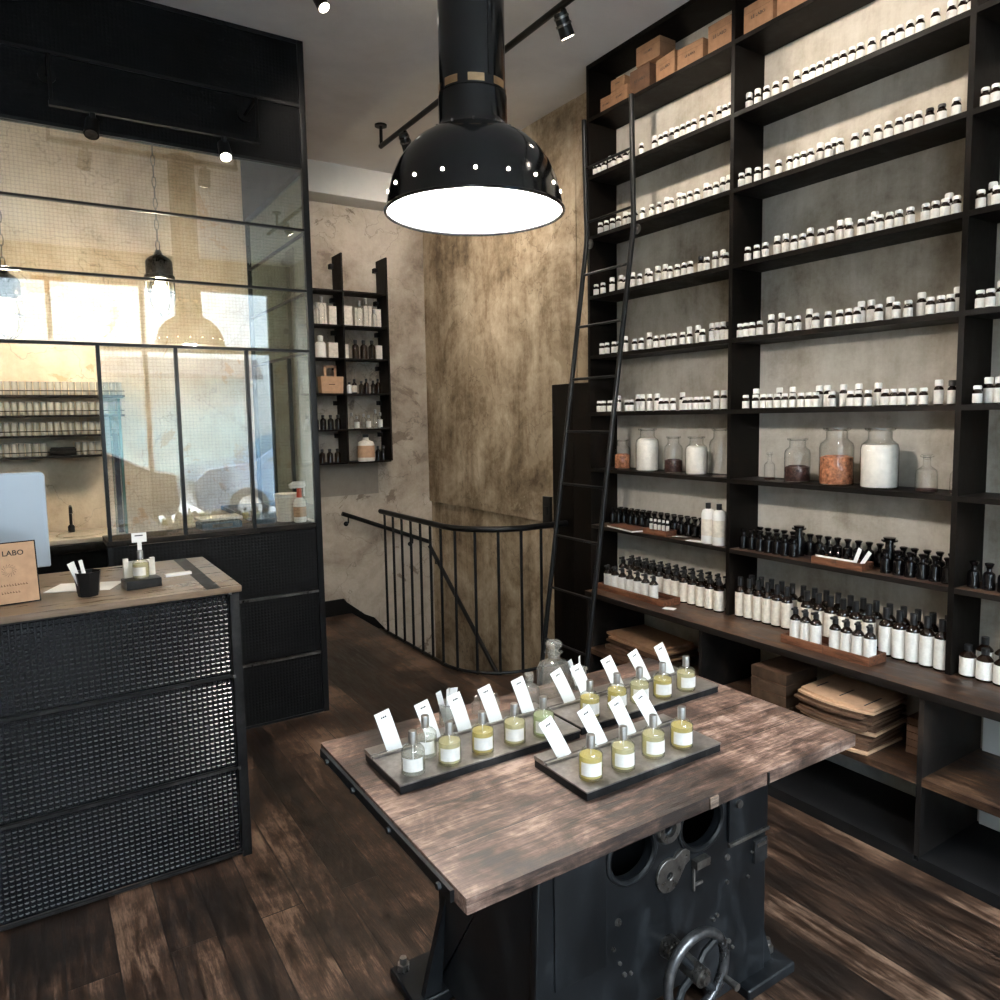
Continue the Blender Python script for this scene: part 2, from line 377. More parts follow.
# ================================================================== SETTING
W = 2.935; CZ = 3.52; YB = 5.76; YL = 5.06; XP = 1.31; YP = 3.87
arc = [(2.60 + .42 * math.cos(a), 4.14 + .42 * math.sin(a)) for a in [math.radians(270 - 90 * i / 10) for i in range(11)]]
def arcr(r): return [(2.60 + r * math.cos(a), 4.14 + r * math.sin(a)) for a in [math.radians(270 - 90 * i / 10) for i in range(11)]]
fl = [(-2.2, -1.7), (2.96, -1.7), (2.96, 3.72)] + arc + [(2.18, 5.77), (-2.2, 5.77)]
struct(MB().prism(fl, -.16, 0).build('floor', 'floor'))
struct(MB().prism(arcr(.49) + list(reversed(arc)), -2.3, -.16).build('wall_stairwell', 'plaster'))
struct(MB().box(2.11, 2.18, 4.14, 5.77, -2.3, -.16).build('wall_stairwell', 'plaster'))
struct(MB().box(2.60, 2.94, 3.65, 3.72, -2.3, -.16).build('wall_stairwell', 'plaster'))
struct(MB().box(2.1, 3.0, 3.6, 5.8, -2.4, -2.3).build('floor', 'stairwood'))
struct(MB().box(-2.3, 3.2, -1.8, 5.95, CZ, CZ + .1).build('ceiling', 'ceiling'))
struct(MB().box(W, 3.1, -1.8, 3.34, 0, CZ).build('wall_right', 'shelf_wall'))
struct(MB().box(W + .006, 3.1, 3.34, 3.685, -2.3, CZ).build('wall_right', 'concrete'))
struct(MB().box(W, 3.1, 3.689, YB, .88, CZ).build('wall_right', 'concrete', bevel=.004))
struct(MB().box(W + .022, 3.1, 3.685, YB, -2.3, .885).build('wall_right', 'concrete'))
struct(MB().box(XP, 3.1, YB, 5.95, -2.3, CZ).build('wall_back', 'plaster'))
struct(MB().box(1.8, 2.46, YB - .004, YB, .98, 1.262).build('trim_3', 'patch'))
struct(MB().box(-2.2, XP, YL, 5.95, 0, CZ).build('wall_back', 'lab_wall'))
struct(MB().box(-2.35, -2.2, -1.8, 5.95, 0, CZ).build('wall_left', 'plaster'))
struct(MB().box(XP, W + .02, 5.52, YB, 3.29, CZ).build('trim_1', 'beam', bevel=.004))
fw = MB().box(-2.3, -1.7, -1.85, -1.7, -.05, CZ).box(2.7, 3.1, -1.85, -1.7, -.05, CZ).box(-1.7, 2.7, -1.85, -1.7, 3.2, CZ).box(-1.7, 2.7, -1.85, -1.7, -.05, .12)
struct(fw.build('wall_front', 'blackmat'))
wf = struct(MB().box(-1.7, 2.7, -1.80, -1.74, .12, .17).box(-1.7, 2.7, -1.80, -1.74, 3.15, 3.2).box(-1.7, -1.65, -1.8, -1.74, .17, 3.15).box(2.65, 2.7, -1.8, -1.74, .17, 3.15)
    .box(.28, .33, -1.8, -1.74, .17, 3.15).box(1.2, 1.25, -1.8, -1.74, .17, 3.15).box(-1.65, 2.65, -1.8, -1.74, 2.42, 2.47).build('window_1', 'black'))
struct(MB().box(-1.65, 2.65, -1.775, -1.768, .17, 3.15).build('window_glass', 'window', wf))
# skirting along the back wall, stepping down with the stairs
struct(MB().prism([(XP, 0), (XP, .13), (2.12, .13), (2.14, .10), (2.30, -.03), (2.38, -.07), (2.54, -.26), (W, -.60), (W, -1.1), (2.18, -.45), (2.15, 0)], YB - .018, YB, 'xz').build('baseboard_back', 'blackmat'))
struct(MB().prism([(3.74, -1.25), (3.74, -1.55), (YB, -.95), (YB, -.62), (5.0, -.62)], W + .004, W + .021, 'yz').build('baseboard_right', 'blackmat'))
# street outside
struct(MB().box(-16, 18, -16, -1.86, -.14, -.06).build('ground_street', 'street'))
fa = MB().box(-16, 18, -9.4, -9.0, -.06, 9)
faco = struct(fa.build('facade_opposite', 'facade'))
for i, x in enumerate((-7, -3.9, -.6, 5.6, 8.5)):
    struct(MB().box(x, x + 1.6, -9.02, -8.97, .7, 2.9).build('facade_window', 'facadedark', faco))
    struct(MB().box(x, x + 1.6, -9.02, -8.97, 4.4, 6.6).build('facade_window', 'facadedark', faco))
sf = thing('awning', 'grey shop awning across the street, mirrored in the partition glass', 'awning', (2.55, -8.99, 0))
MB().prism([(0, 2.62), (-.05, 2.9), (-.9, 2.86), (-1.3, 2.52), (-1.3, 2.44), (-.05, 2.58)], -1.6, 2.2, 'yz').build('awning_cloth', 'awning', sf, rotz=PI)
MB().box(-2.1, 1.6, .0, .03, .1, 2.55).build('shop_window', 'shopteal', sf)
MB().box(-2.1, 1.6, .03, .07, 1.95, 2.02).box(-2.1, -2.03, .03, .07, .1, 2.5).box(1.53, 1.6, .03, .07, .1, 2.5).box(-.4, -.33, .03, .07, .1, 2.5).build('shop_frame', 'greyboard', sf)

# car parked in the street (seen only as a reflection)
ca = thing('parked_car', 'dark car parked in the street, mirrored in the partition glass', 'car', (-.25, -4.9, -.06))
pr = [(-2.1, .35), (-2.15, .75), (-1.95, .95), (-1.25, 1.02), (-.65, 1.42), (.55, 1.47), (1.15, 1.30), (1.75, .98), (2.1, .90), (2.15, .45), (2.05, .28), (-2.0, .28)]
MB().prism(pr, -.82, .82, 'xz').build('car_body', 'car', ca, bevel=.06, seg=3)
MB().prism([(-1.05, 1.02), (-.58, 1.36), (-.05, 1.39), (-.05, 1.02)], .80, .835, 'xz').prism([(.02, 1.02), (.02, 1.39), (.52, 1.40), (1.05, 1.24), (1.45, 1.0)], .80, .835, 'xz').build('side_window', 'carglass', ca, bevel=.01)
for wx in (-1.35, 1.35):
    for wy in (-.78, .78):
        w = MB().cyl((wx, wy - .09, .31), (wx, wy + .09, .31), .31, n=28).build('wheel', 'rubber', ca, bevel=.02)
        MB().cyl((wx, wy - .10, .31), (wx, wy + .10, .31), .19, n=20).build('wheel_rim', 'worn', w)

c2 = dup(ca, 'second parked car further right in the street, bluish in the mirror image', (4.25, -5.0, -.06))
for o in c2.children:
    if o.name.startswith('car_body'):
        o.material_slots[0].link = 'OBJECT'; o.material_slots[0].material = M['carblue']
# ================================================================== STAIRS
st = thing('staircase', 'dark wooden stairs winding down behind the curved railing', 'stairs', (2.18, 5.76, 0))
for k in range(3):
    x0 = 2.181 + .25 * k
    MB().box(x0 - 2.18, x0 + .25 - 2.18, 5.06 - 5.76, -.02, -2.2, -.17 * (k + 1)).build('step', 'stairwood', st)
for k in range(3):
    y1 = 5.059 - .25 * k
    MB().box(.002, 2.93 - 2.18, y1 - .25 - 5.76, y1 - 5.76, -2.2, -.17 * (k + 4)).build('step', 'stairwood', st)

# curved railing
HR = .915
path = [(2.185, 5.09)] + [(2.185, 5.09 - i * .095) for i in range(1, 10)] + list(reversed([(2.60 + .415 * math.cos(a), 4.14 + .415 * math.sin(a)) for a in [math.radians(270 - 90 * i / 12) for i in range(13)]]))[0:] + [(2.72, 3.724), (2.872, 3.724)]
rl = thing('stair_railing', 'curved black iron stair railing with thin round balusters', 'railing', (2.2, 4.1, 0))
O = Vector((2.2, 4.1, 0))
MB().tube([Vector((x, y, HR)) - O for x, y in path], .019, 12).build('top_rail', 'black', rl)
MB().tube([Vector((x, y, .012)) - O for x, y in path], .011, 8).build('foot_rail', 'black', rl)
seglen = [0]
for a, b in zip(path, path[1:]): seglen.append(seglen[-1] + math.dist(a, b))
def along(s):
    for i in range(len(path) - 1):
        if seglen[i + 1] >= s:
            t = (s - seglen[i]) / (seglen[i + 1] - seglen[i] + 1e-9)
            return (path[i][0] + t * (path[i + 1][0] - path[i][0]), path[i][1] + t * (path[i + 1][1] - path[i][1]))
    return path[-1]
for k in range(12):
    x, y = along(.07 + k * .1455)
    MB().cyl(Vector((x, y, .0)) - O, Vector((x, y, HR)) - O, .0095, n=8).build('baluster', 'black', rl)
# wall handrails
h1 = thing('wall_handrail', 'black handrail sloping along the back wall above the stairs', 'handrail', (2.114, YB, .842))
MB().tube([(0, -.06, 0), (.79, -.06, -.318)], .018, 10).build('rail', 'black', h1)
for x in (.05, .62): MB().tube([(x, -.06, -x * .4 - .015), (x, -.06, -x * .4 - .06), (x, -.002, -x * .4 - .075)], .006, 8).cyl((x, -.006, -x * .4 - .075), (x, 0, -x * .4 - .075), .02, n=12).build('bracket', 'black', h1)
h2 = thing('wall_handrail', 'black handrail running steeply down the right wall behind the balusters', 'handrail', (W + .02, 5.70, .49))
MB().tube([(-.06, 0, 0), (-.06, -1.75, -1.36)], .018, 10).build('rail', 'black', h2)
for y in (-.1, -1.2): MB().tube([(-.06, y, y * .777 - .015), (-.06, y, y * .777 - .06), (0, y, y * .777 - .075)], .006, 8).build('bracket', 'black', h2)
# dark panel on the wall beside the stairs, switch
pn = thing('wall_cupboard', 'tall dark cupboard front on the wall behind the ladder', 'cupboard', (W - .03, 3.62, 0))
MB().box(-.012, .030, -.275, .06, .002, 1.80).box(-.012, .030, .0605, .275, .002, 1.80).build('cupboard_door', 'steel', pn, bevel=.004)
MB().box(-.016, -.004, .245, .262, 1.60, 1.68).build('hinge', 'black', pn)
MB().box(-.024, -.0121, -.27, -.24, .004, 1.79).build('edge_strip', 'steel', pn)
tag(MB().box(-.022, 0, -.042, .042, -.095, .095).box(-.027, -.02, -.018, .018, -.03, .03).build('wall_switch', 'black', loc=(W, 4.00, .965), bevel=.003), 'small black switch box on the concrete wall beside the dark panel', 'switch')

# ================================================================== GLASS PARTITION (lab)
pt = thing('glass_partition', 'tall black steel and wired glass partition around the lab', 'partition', (XP, YP, 0))
PX0 = -2.19
def pbox(mb, x0, x1, y0, y1, z0, z1): return mb.box(x0 - XP, x1 - XP, y0 - YP, y1 - YP, z0, z1)
z4 = (1.96, 2.27, 2.58, 2.89)
pbox(MB(), PX0, XP, YP, YP + .03, 2.89, CZ - .001).build('fascia', 'fascia', pt)
pbox(MB(), XP - .03, XP, YP + .03, YL, 2.89, CZ - .001).build('fascia', 'fascia', pt)
pbox(pbox(pbox(MB(), PX0, XP + .004, YP - .008, YP, 3.19, 3.205), PX0, XP + .004, YP - .008, YP, 2.89, 2.905), PX0, XP + .004, YP - .008, YP, CZ - .02, CZ - .002).build('fascia_rail', 'black', pt)
m = MB()
for x0, x1, y0, y1 in ((XP - .025, XP + .006, YP - .01, YP + .025),): pbox(m, x0, x1, y0, y1, 0, CZ - .002)
m.build('corner_post', 'black', pt, bevel=.002)
pbox(MB(), XP - .02, XP + .002, YL - .022, YL - .001, 1.03, 2.89).build('back_post', 'black', pt)
for z in z4[:3]:
    t = .011 if z > 2 else .014
    pbox(MB(), PX0, XP, YP - .008, YP + .016, z - t / 2, z + t / 2).build('rail', 'black', pt)
    pbox(MB(), XP - .016, XP + .002, YP + .02, YL - .022, z - t / 2, z + t / 2).build('rail', 'black', pt)
for x in (.304, .633, .964):
    pbox(MB(), x - .008, x + .008, YP - .008, YP + .018, 1.05, 1.955).build('mullion', 'black', pt)
for y in (4.28, 4.66):
    pbox(MB(), XP - .018, XP + .002, y - .009, y + .009, 1.05, 1.955).build('mullion', 'black', pt)
for a, b in ((1.97, 2.262), (2.278, 2.572), (2.588, 2.89)):
    pbox(MB(), PX0, XP - .026, YP + .003, YP + .006, a, b).build('glass_pane', 'pane', pt)
    pbox(MB(), XP - .008, XP - .005, YP + .026, YL - .023, a, b).build('glass_pane', 'paneclear', pt)
for a, b in ((.313, .624), (.642, .955), (.973, XP - .026)):
    pbox(MB(), a, b, YP + .003, YP + .006, 1.055, 1.952).build('glass_pane', 'paneclear' if a > 5 else 'pane', pt)
for a, b in ((YP + .026, 4.27), (4.29, 4.65), (4.67, YL - .023)):
    pbox(MB(), XP - .008, XP - .005, a, b, 1.055, 1.952).build('glass_pane', 'paneclear', pt)
pbox(MB(), .29, XP - .026, YP - .008, YP + .24, 1.025, 1.05).build('ledge', 'steel_bench', pt, bevel=.002)
pbox(MB(), XP - .26, XP, YP + .24, YL - .001, 1.025, 1.05).build('ledge', 'steel_bench', pt)
for a, b in ((.685, 1.02), (.345, .667), (.012, .327)):
    pbox(MB(), .29, XP - .026, YP + .004, YP + .02, a, b).build('lower_panel', 'meshlow', pt)
    pbox(MB(), XP - .016, XP, YP + .026, YL - .002, a, b).build('lower_panel', 'meshlow', pt)
for z in (.676, .336): pbox(MB(), .29, XP + .004, YP - .006, YP + .02, z - .006, z + .006).build('lower_rail', 'worn', pt)
pbox(MB(), .29, .31, YP - .006, YP + .03, 0, 1.02).build('end_post', 'black', pt)
pbox(MB(), .29, XP, YP - .004, YP + .03, 0, .012).build('foot_plate', 'black', pt)
# bracketed track in front of the fascia
tr = thing('track_light', 'black track light bracketed to the dark fascia of the partition', 'track light', (.6, 3.65, 2.91))
MB().box(-.43, .42, -.011, .011, -.011, .011).build('track', 'blackmat', tr)
for x in (-.42, .41): MB().tube([(x, 0, 0), (x, 0, .19), (x, .215, .19)], .008, 8).cyl((x, .207, .19), (x, .218, .19), .035, n=16).build('bracket', 'blackmat', tr)
for x, tl in ((-.274, .5), (.256, .0)):
    s = MB().cyl((x, 0, -.012), (x, 0, -.04), .012, n=10).cyl((x, .02, -.035), (x - .02 * tl, -.02, -.105), .026, .030, n=18).build('spot_head', 'black', tr)
    MB().cyl((x - .02 * tl, -.0195, -.1045), (x - .0205 * tl, -.021, -.107), .024, n=18).build('spot_lens', 'spotglow' if x > 0 else 'worn', s)

# glass door folded into the lab
gd = thing('glass_door', 'frameless glass door with green edges, opened into the lab', 'door', (.40, 4.12, 0))
MB().box(-.005, .005, 0, .45, .02, 1.72).build('door_leaf', 'paneclear', gd)
MB().box(-.006, .006, -.004, 0, .02, 1.72).box(-.006, .006, .45, .454, .02, 1.72).build('door_edge', 'greenglass', gd)
MB().box(-.03, -.008, .05, .07, 1.05, 1.55).build('door_handle', 'black', gd)

# lab bench with sink, tap
lb = thing('lab_bench', 'dark bench with pale sink along the lab back wall', 'bench', (-.55, YL - .22, 0))
MB().box(-1.6, .98, -.22, .218, .90, .945).build('worktop', 'steel_bench', lb, bevel=.003)
MB().box(-1.58, .96, -.16, .21, .0, .898).build('cupboard', 'blackmat', lb)
sk = MB().box(.58, .975, -.20, .18, .946, .975)
sk.build('sink', 'sinkwhite', lb, bevel=.008)
MB().lathe([(.10, .972), (.115, .9765), (.12, .9765), (.122, .975)], (.78, -.02, 0), 24, cap=False).build('sink_rim', 'chrome', lb)
tp = MB().tube([(0, 0, 0), (0, 0, .12), (0, -.03, .15), (0, -.075, .145), (0, -.085, .115)], .0085, 10).lathe([(.018, 0), (.018, .03), (.012, .04)], (0, 0, 0), 14)
tag(tp.build('tap', 'black', loc=(.195, 4.96, .9755)), 'small black swan-neck tap standing behind the lab sink', 'tap')
gi = 0
for s, (z, x1, nb) in enumerate(((1.765, .512, 18), (1.652, .505, 18), (1.538, .392, 15), (1.420, .384, 15))):
    nm = ('top', 'second', 'third', 'lowest')[s]
    sh = thing('lab_shelf', f'{nm} narrow dark shelf of glassware on the lab wall', 'shelf', (x1, YL, z))
    MB().box(-1.1, 0, -.15, -.001, -.012, 0).build('shelf_board', 'steel_bench', sh)
    MB().box(-1.1, 0, -.152, -.146, .02, .026).build('guard_rail', 'steel_bench', sh)
    for k in range(nb):
        x = x1 - .024 - k * .0345
        if s == 3 and 4 <= k <= 7: continue
        g = globals().get('GLASSP')
        lab = f'{ORD[k]} small glass from the right on the {nm} lab shelf'
        if g is None:
            g = MB().lathe([(.0125, 0), (.0145, .003), (.0155, .075), (.0145, .075), (.0125, .006), (0, .006)], n=14).build('small_glass', 'smallglass')
            tag(g, lab, 'glass', f'small glasses on the lab shelves'); g.location = (x, YL - .10, z + .0005); GLASSP = g
        else: dup(g, lab, (x, YL - .10, z + .0005))
tag(MB().box(-.065, .065, -.05, .05, 0, .04).box(-.06, .06, -.045, .045, .04, .046).build('black_case', 'blackmat', loc=(.182, YL - .075, 1.4205), bevel=.003), 'flat black case between the glasses on the lowest lab shelf', 'case')

def pendant(x, y, z, label, energy):
    p = thing('cage_pendant', label, 'pendant lamp', (x, y, z)); p.scale = (1.22, 1.22, 1.22)
    links = MB()
    n = int((CZ - z - .27 * 1.22) / .045 / 1.22)
    for i in range(n):
        a = i % 2 * PI / 2; zz = .27 + i * .045 + .02
        links.tube([(math.cos(a) * .008 * math.cos(t), math.sin(a) * .008 * math.cos(t), zz + .026 * math.sin(t)) for t in [2 * PI * k / 8 for k in range(8)]], .0022, 5, closed=True)
    links.build('chain', 'worn', p)
    MB().lathe([(.012, .27), (.02, .25), (.045, .235), (.055, .22), (.055, .165), (.062, .16), (.062, .145), (.03, .145)], n=24).build('lamp_head', 'worn', p)
    MB().lathe([(.0, .0), (.025, .008), (.042, .035), (.047, .07), (.045, .11), (.038, .143)], n=24, cap=False).build('glass_dome', 'glass', p)
    MB().lathe([(.0, .012), (.024, .018), (.032, .045), (.034, .075), (.029, .11), (.015, .14)], n=20).build('bulb', 'bulb', p)
    cg = MB()
    for k in range(6):
        a = k * PI / 3
        cg.tube([(math.cos(a) * r, math.sin(a) * r, zz) for r, zz in ((.058, .15), (.058, .09), (.052, .04), (.034, .004), (.008, -.012))], .0028, 6)
    cg.tube([(math.cos(t) * .059, math.sin(t) * .059, .085) for t in [2 * PI * k / 20 for k in range(20)]], .0028, 6, closed=True)
    cg.build('wire_cage', 'worn', p)
    l = bpy.data.lights.new('pendant_light', 'POINT'); l.energy = energy; l.color = (1, .80, .56); l.shadow_soft_size = .048
    lo = bpy.data.objects.new('pendant_light', l); col.objects.link(lo); lo.location = (x, y, z + .09)
pendant(.662, 4.4, 2.186, 'caged bulb pendant lamp hanging in the middle of the lab', 118)
pendant(-.035, 4.4, 2.03, 'caged bulb pendant lamp at the left edge, above the computer', 118)
pendant(-1.2, 4.4, 2.2, 'caged bulb pendant lamp hanging furthest left in the lab', 95)

# things on the lab ledge
sc1 = thing('weighing_scale', 'flat silver weighing scale on the ledge behind the glass', 'scale', (.82, 4.02, 1.0505), .05)
MB().box(-.10, .10, -.07, .07, 0, .035).build('scale_body', 'bluegrey', sc1, bevel=.006)
MB().box(-.105, .105, -.068, .068, .045, .058).build('weighing_plate', 'white', sc1, bevel=.003)
MB().box(-.03, .03, -.03, .03, .034, .046).build('plate_support', 'chrome', sc1)
MB().box(-.05, .05, -.0725, -.069, .010, .027).build('display', 'worn', sc1)
bg = MB()
for i in range(7):
    a = i * .9; bg.lathe([(.0, 0), (.035, .002), (.04, .03), (.022, .055), (0, .06)], (.026 * math.cos(a), .02 * math.sin(a), .0), 12, sx=1 + .2 * math.sin(i))
tag(bg.build('folded_cloth', 'bluegrey', loc=(1.055, 4.02, 1.0505)), 'crumpled blue-grey cloth on the ledge beside the white tub', 'cloth')
tb = thing('white_tub', 'wide white tub on the ledge left of the spray bottle', 'tub', (1.185, 4.045, 1.0505))
MB().lathe([(.055, 0), (.062, .12), (.066, .12), (.066, .135)], n=24).build('tub', 'powder', tb)
MB().lathe([(.068, .132), (.068, .15), (.06, .152)], n=24).build('lid', 'white', tb)
sp = thing('spray_bottle', 'white spray bottle with red nozzle in the partition corner', 'bottle', (1.225, 3.945, 1.0505))
MB().lathe([(.030, 0), (.033, .01), (.033, .10), (.028, .12), (.014, .135)], n=20).build('bottle_body', 'white', sp)
MB().lathe([(.0335, .03), (.0337, .03), (.0337, .085), (.0335, .085)], n=20, cap=False).build('label', 'kraft_light', sp)
MB().cyl((0, 0, .134), (0, 0, .185), .015, .012, n=14).build('collar', 'redplastic', sp)
MB().prism([(-.05, .185), (-.055, .205), (-.03, .22), (.03, .218), (.035, .195), (.02, .185)], -.012, .012, 'xz').box(.024, .03, -.006, .006, .14, .19).build('trigger_head', 'white', sp, bevel=.003)

# ================================================================== COUNTER
cn = thing('shop_counter', 'black mesh-fronted service counter with brown top', 'counter', (.6, 2.714, 0))
def cbox(mb, x0, x1, y0, y1, z0, z1): return mb.box(x0 - .6, x1 - .6, y0 - 2.714, y1 - 2.714, z0, z1)
CX0 = -1.3
cbox(MB(), CX0, .618, 2.706, 3.40, .992, 1.014).build('countertop', 'counter_top', cn, bevel=.002)
cbox(MB(), .50, .548, 2.708, 3.399, 1.0142, 1.0150).build('inlay_strip', 'steel_bench', cn)
for a, b in ((.691, .984), (.348, .679), (.022, .336)):
    g = MB(); p_ = .0172; n_ = int((.572 - CX0) / p_); k_ = max(1, round((b - a) / p_)); q_ = (b - a) / k_
    cbox(g, CX0, .572, 2.729, 2.733, a, b)
    for i_ in range(n_):
        for j_ in range(k_):
            xa = .572 - .6 - (i_ + 1) * p_ + .0012; xb = xa + p_ - .0024; za = a + j_ * q_ + .0012; zb = za + q_ - .0024
            t_ = .0042
            g.add([(xa, .0149, za), (xb, .0149, za), (xb, .0149, zb), (xa, .0149, zb), (xa + t_, .0115, za + t_), (xb - t_, .0115, za + t_), (xb - t_, .0115, zb - t_), (xa + t_, .0115, zb - t_)],
                  [(0, 1, 5, 4), (1, 2, 6, 5), (2, 3, 7, 6), (3, 0, 4, 7), (4, 5, 6, 7)])
    g.build('mesh_panel', 'meshcell', cn)
    cbox(MB(), .594, .600, 2.745, 3.36, a, b).build('mesh_panel', 'mesh', cn)
for z in (.685, .342, .016): cbox(MB(), CX0, .60, 2.716, 2.728, z - .005, z + .005).build('cross_rail', 'trayside', cn, bevel=.001)
cbox(MB(), CX0, .60, 2.712, 2.73, .985, .9915).build('top_rail', 'trayside', cn)
for x, y in ((.577, 2.712), (.577, 3.35)): cbox(MB(), x, x + .033, y, y + .037, 0, .992).build('corner_post', 'trayside', cn, bevel=.003)
cbox(MB(), CX0, .594, 2.745, 2.76, .02, .992).build('carcass', 'blackmat', cn)
for z in (.990, .685, .342): cbox(MB(), .574, .584, 2.7085, 2.713, z - .006, z + .006).build('rivet', 'worn', cn, bevel=.0015)

CT = 1.0145
im = thing('desktop_computer', 'slim silver desktop computer with its back to the room', 'computer', (-.19, 3.07, CT), .10)
MB().prism([(-.24 + .02 * (1 - math.cos(a)) if 0 else x, z) for x, z, a in [(-.24, .08, 0), (.236, .08, 0), (.24, .084, 0), (.24, .405, 0), (.235, .416, 0), (.224, .42, 0), (-.224, .42, 0), (-.235, .416, 0), (-.24, .405, 0)]], -.018, .006, 'xz').build('screen_back', 'imac', im, bevel=.007, seg=3)
MB().box(-.233, .233, .0065, .009, .15, .412).build('display', 'screenblack', im)
MB().box(-.07, .07, -.055, -.04, .004, .22).build('stand', 'imac', im, bevel=.004)
MB().box(-.08, .08, -.09, .08, 0, .005).build('foot_plate', 'imac', im, bevel=.002)
# sign
sg = thing('counter_sign', 'brown kraft shop sign in black frame leaning on the counter', 'sign', (-.069, 2.875, CT), .12)
RX = Matrix.Rotation(math.radians(-12), 4, 'X')
MB().box(-.081, .081, -.001, .008, 0, .205, mat=RX).build('frame', 'blackmat', sg)
MB().box(-.077, .077, -.003, -.001, .004, .201, mat=RX).build('board', 'kraft_light', sg)
MB().box(-.02, .02, .012, .016, 0, .16, mat=T_(0, .068, 0) @ Matrix.Rotation(math.radians(14), 4, 'X')).build('stay', 'blackmat', sg)
def onboard(x, z, d=-.0036): v = RX @ Vector((x, d, z)); return v
R0 = (math.radians(78 + 0), 0, 0)
for body, x, z, sz in (('LE LABO', .0, .160, .024),):
    lettering('lettering', body, sz, 'ink', sg, onboard(x, z), (PI / 2 - math.radians(12) * -1 * -1, 0, 0), bold=.0004)
for zz, n_, hw_ in ((.064, 13, .050), (.040, 7, .027)):
    mk = MB()
    for q in range(n_):
        xq = -hw_ + 2 * hw_ * (q + .5) / n_
        w_ = hw_ / n_ * random.uniform(.5, .75); h_ = random.uniform(.0025, .004)
        mk.box(xq - w_, xq + w_, -.0036, -.003, zz - h_, zz - h_ + .0022, mat=RX).box(xq - w_, xq - w_ + .0016, -.0036, -.003, zz - h_, zz + h_, mat=RX)
    mk.build('faded_print', 'kraft_dark', sg)
em = MB()
for k in range(14):
    a = 2 * PI * k / 14
    em.add([RX @ Vector((.021 * math.cos(t) * s_ , -.0036, .112 + .021 * math.sin(t) * s_)) for t, s_ in ((a, 1), (a + .06, 1), (a + .9, .45), (a + .8, .45))], [(0, 1, 2, 3)])
em.build('emblem', 'ink', sg)
tag(MB().box(-.10, .115, -.07, .07, 0, .002).build('paper_sheet', 'card', loc=(.14, 3.03, CT), rotz=-.42), 'white sheet of paper lying flat on the counter', 'paper')
cu = thing('blotter_cup', 'small faceted black cup holding white scent strips on the counter', 'cup', (.150, 2.868, CT), .3); cu.scale = (1.15, 1.15, 1.08)
MB().lathe([(.026, 0), (.033, .062), (.036, .078), (.033, .078), (.028, .01), (0, .008)], n=7, sx=1.1).build('cup', 'black', cu, angle=10)
for i, (x, y, t) in enumerate(((-.012, .004, -.25), (-.004, -.006, -.14), (.005, .006, -.2), (-.016, -.003, -.33))):
    MB().box(-.005, .005, -.0004, .0004, 0, .105, mat=T_(x, y, .012) @ X_('Y', t)).build('scent_strip', 'card', cu)
bk = tag(MB().box(-.058, .058, -.042, .042, 0, .032).build('metal_block', 'trayside', loc=(.318, 2.905, CT), rotz=.12, bevel=.003), 'dark metal block on the counter carrying a perfume bottle', 'block')
PERF_ON_BLOCK = (.318, 2.893, CT + .0325)
bx = thing('kraft_box', 'open pale kraft box behind the perfume bottle on the counter', 'box', (.318, 2.934, CT + .0325), .12)
MB().box(-.052, .052, -.001, .010, 0, .058).box(-.052, -.036, -.003, .010, .0, .070).box(.036, .052, -.003, .010, 0, .064).build('box_body', 'powder', bx, bevel=.001)
MB().box(-.018, .022, -.002, -.001, .008, .04).build('label', 'label2', bx)
tg = thing('price_tag', 'small white card tag standing above the counter perfume bottle', 'tag', (.318, 2.893, CT + .151))
MB().box(-.024, .024, -.001, .001, .012, .046).box(-.007, .007, -.001, .001, -.016, .012).build('tag_card', 'card', tg)
lettering('print', '100', .011, 'ink', tg, (0, -.0014, .031), (PI / 2, 0, 0)) if False else MB().box(-.014, .012, -.0016, -.001, .034, .038).build('print', 'ink', tg)
tag(MB().box(-.047, .047, -.014, .014, 0, .010).build('white_card_box', 'card', loc=(.46, 3.035, CT), rotz=.10, bevel=.001), 'small flat white card box lying alone on the counter', 'box')
# ================================================================== WORK TABLE (cast-iron machine base, wooden top)
TX, TY = 1.165, 1.43
wt = thing('work_table', 'worn wooden plank table on a black cast-iron machine base', 'table', (TX, TY, 0))
def tb_(mb, x0, x1, y0, y1, z0, z1, mi=0): return mb.box(x0 - TX, x1 - TX, y0 - TY, y1 - TY, z0, z1, mi)
top = MB(); ys = [1.058, 1.215, 1.372, 1.529, 1.686, 1.812]
tb_(top, .59, 1.748, 1.058, 1.812, .738, .7695)
top.build('tabletop', 'table', wt, bevel=.0035)
tb_(MB(), .581, .589, 1.10, 1.79, .742, .764).build('end_iron', 'iron', wt)
for y in (1.14, 1.36, 1.56, 1.73):
    MB().cyl((.582 - TX, y - TY, .753), (.574 - TX, y - TY, .753), .007, n=6).build('bolt', 'iron', wt)
tb_(MB(), 1.20, 1.226, 1.054, 1.058, .741, .766).build('edge_repair', 'table_edge', wt, bevel=.001)
tb_(MB(), 1.395, 1.400, 1.054, 1.058, .739, .768).build('edge_strap', 'iron', wt)
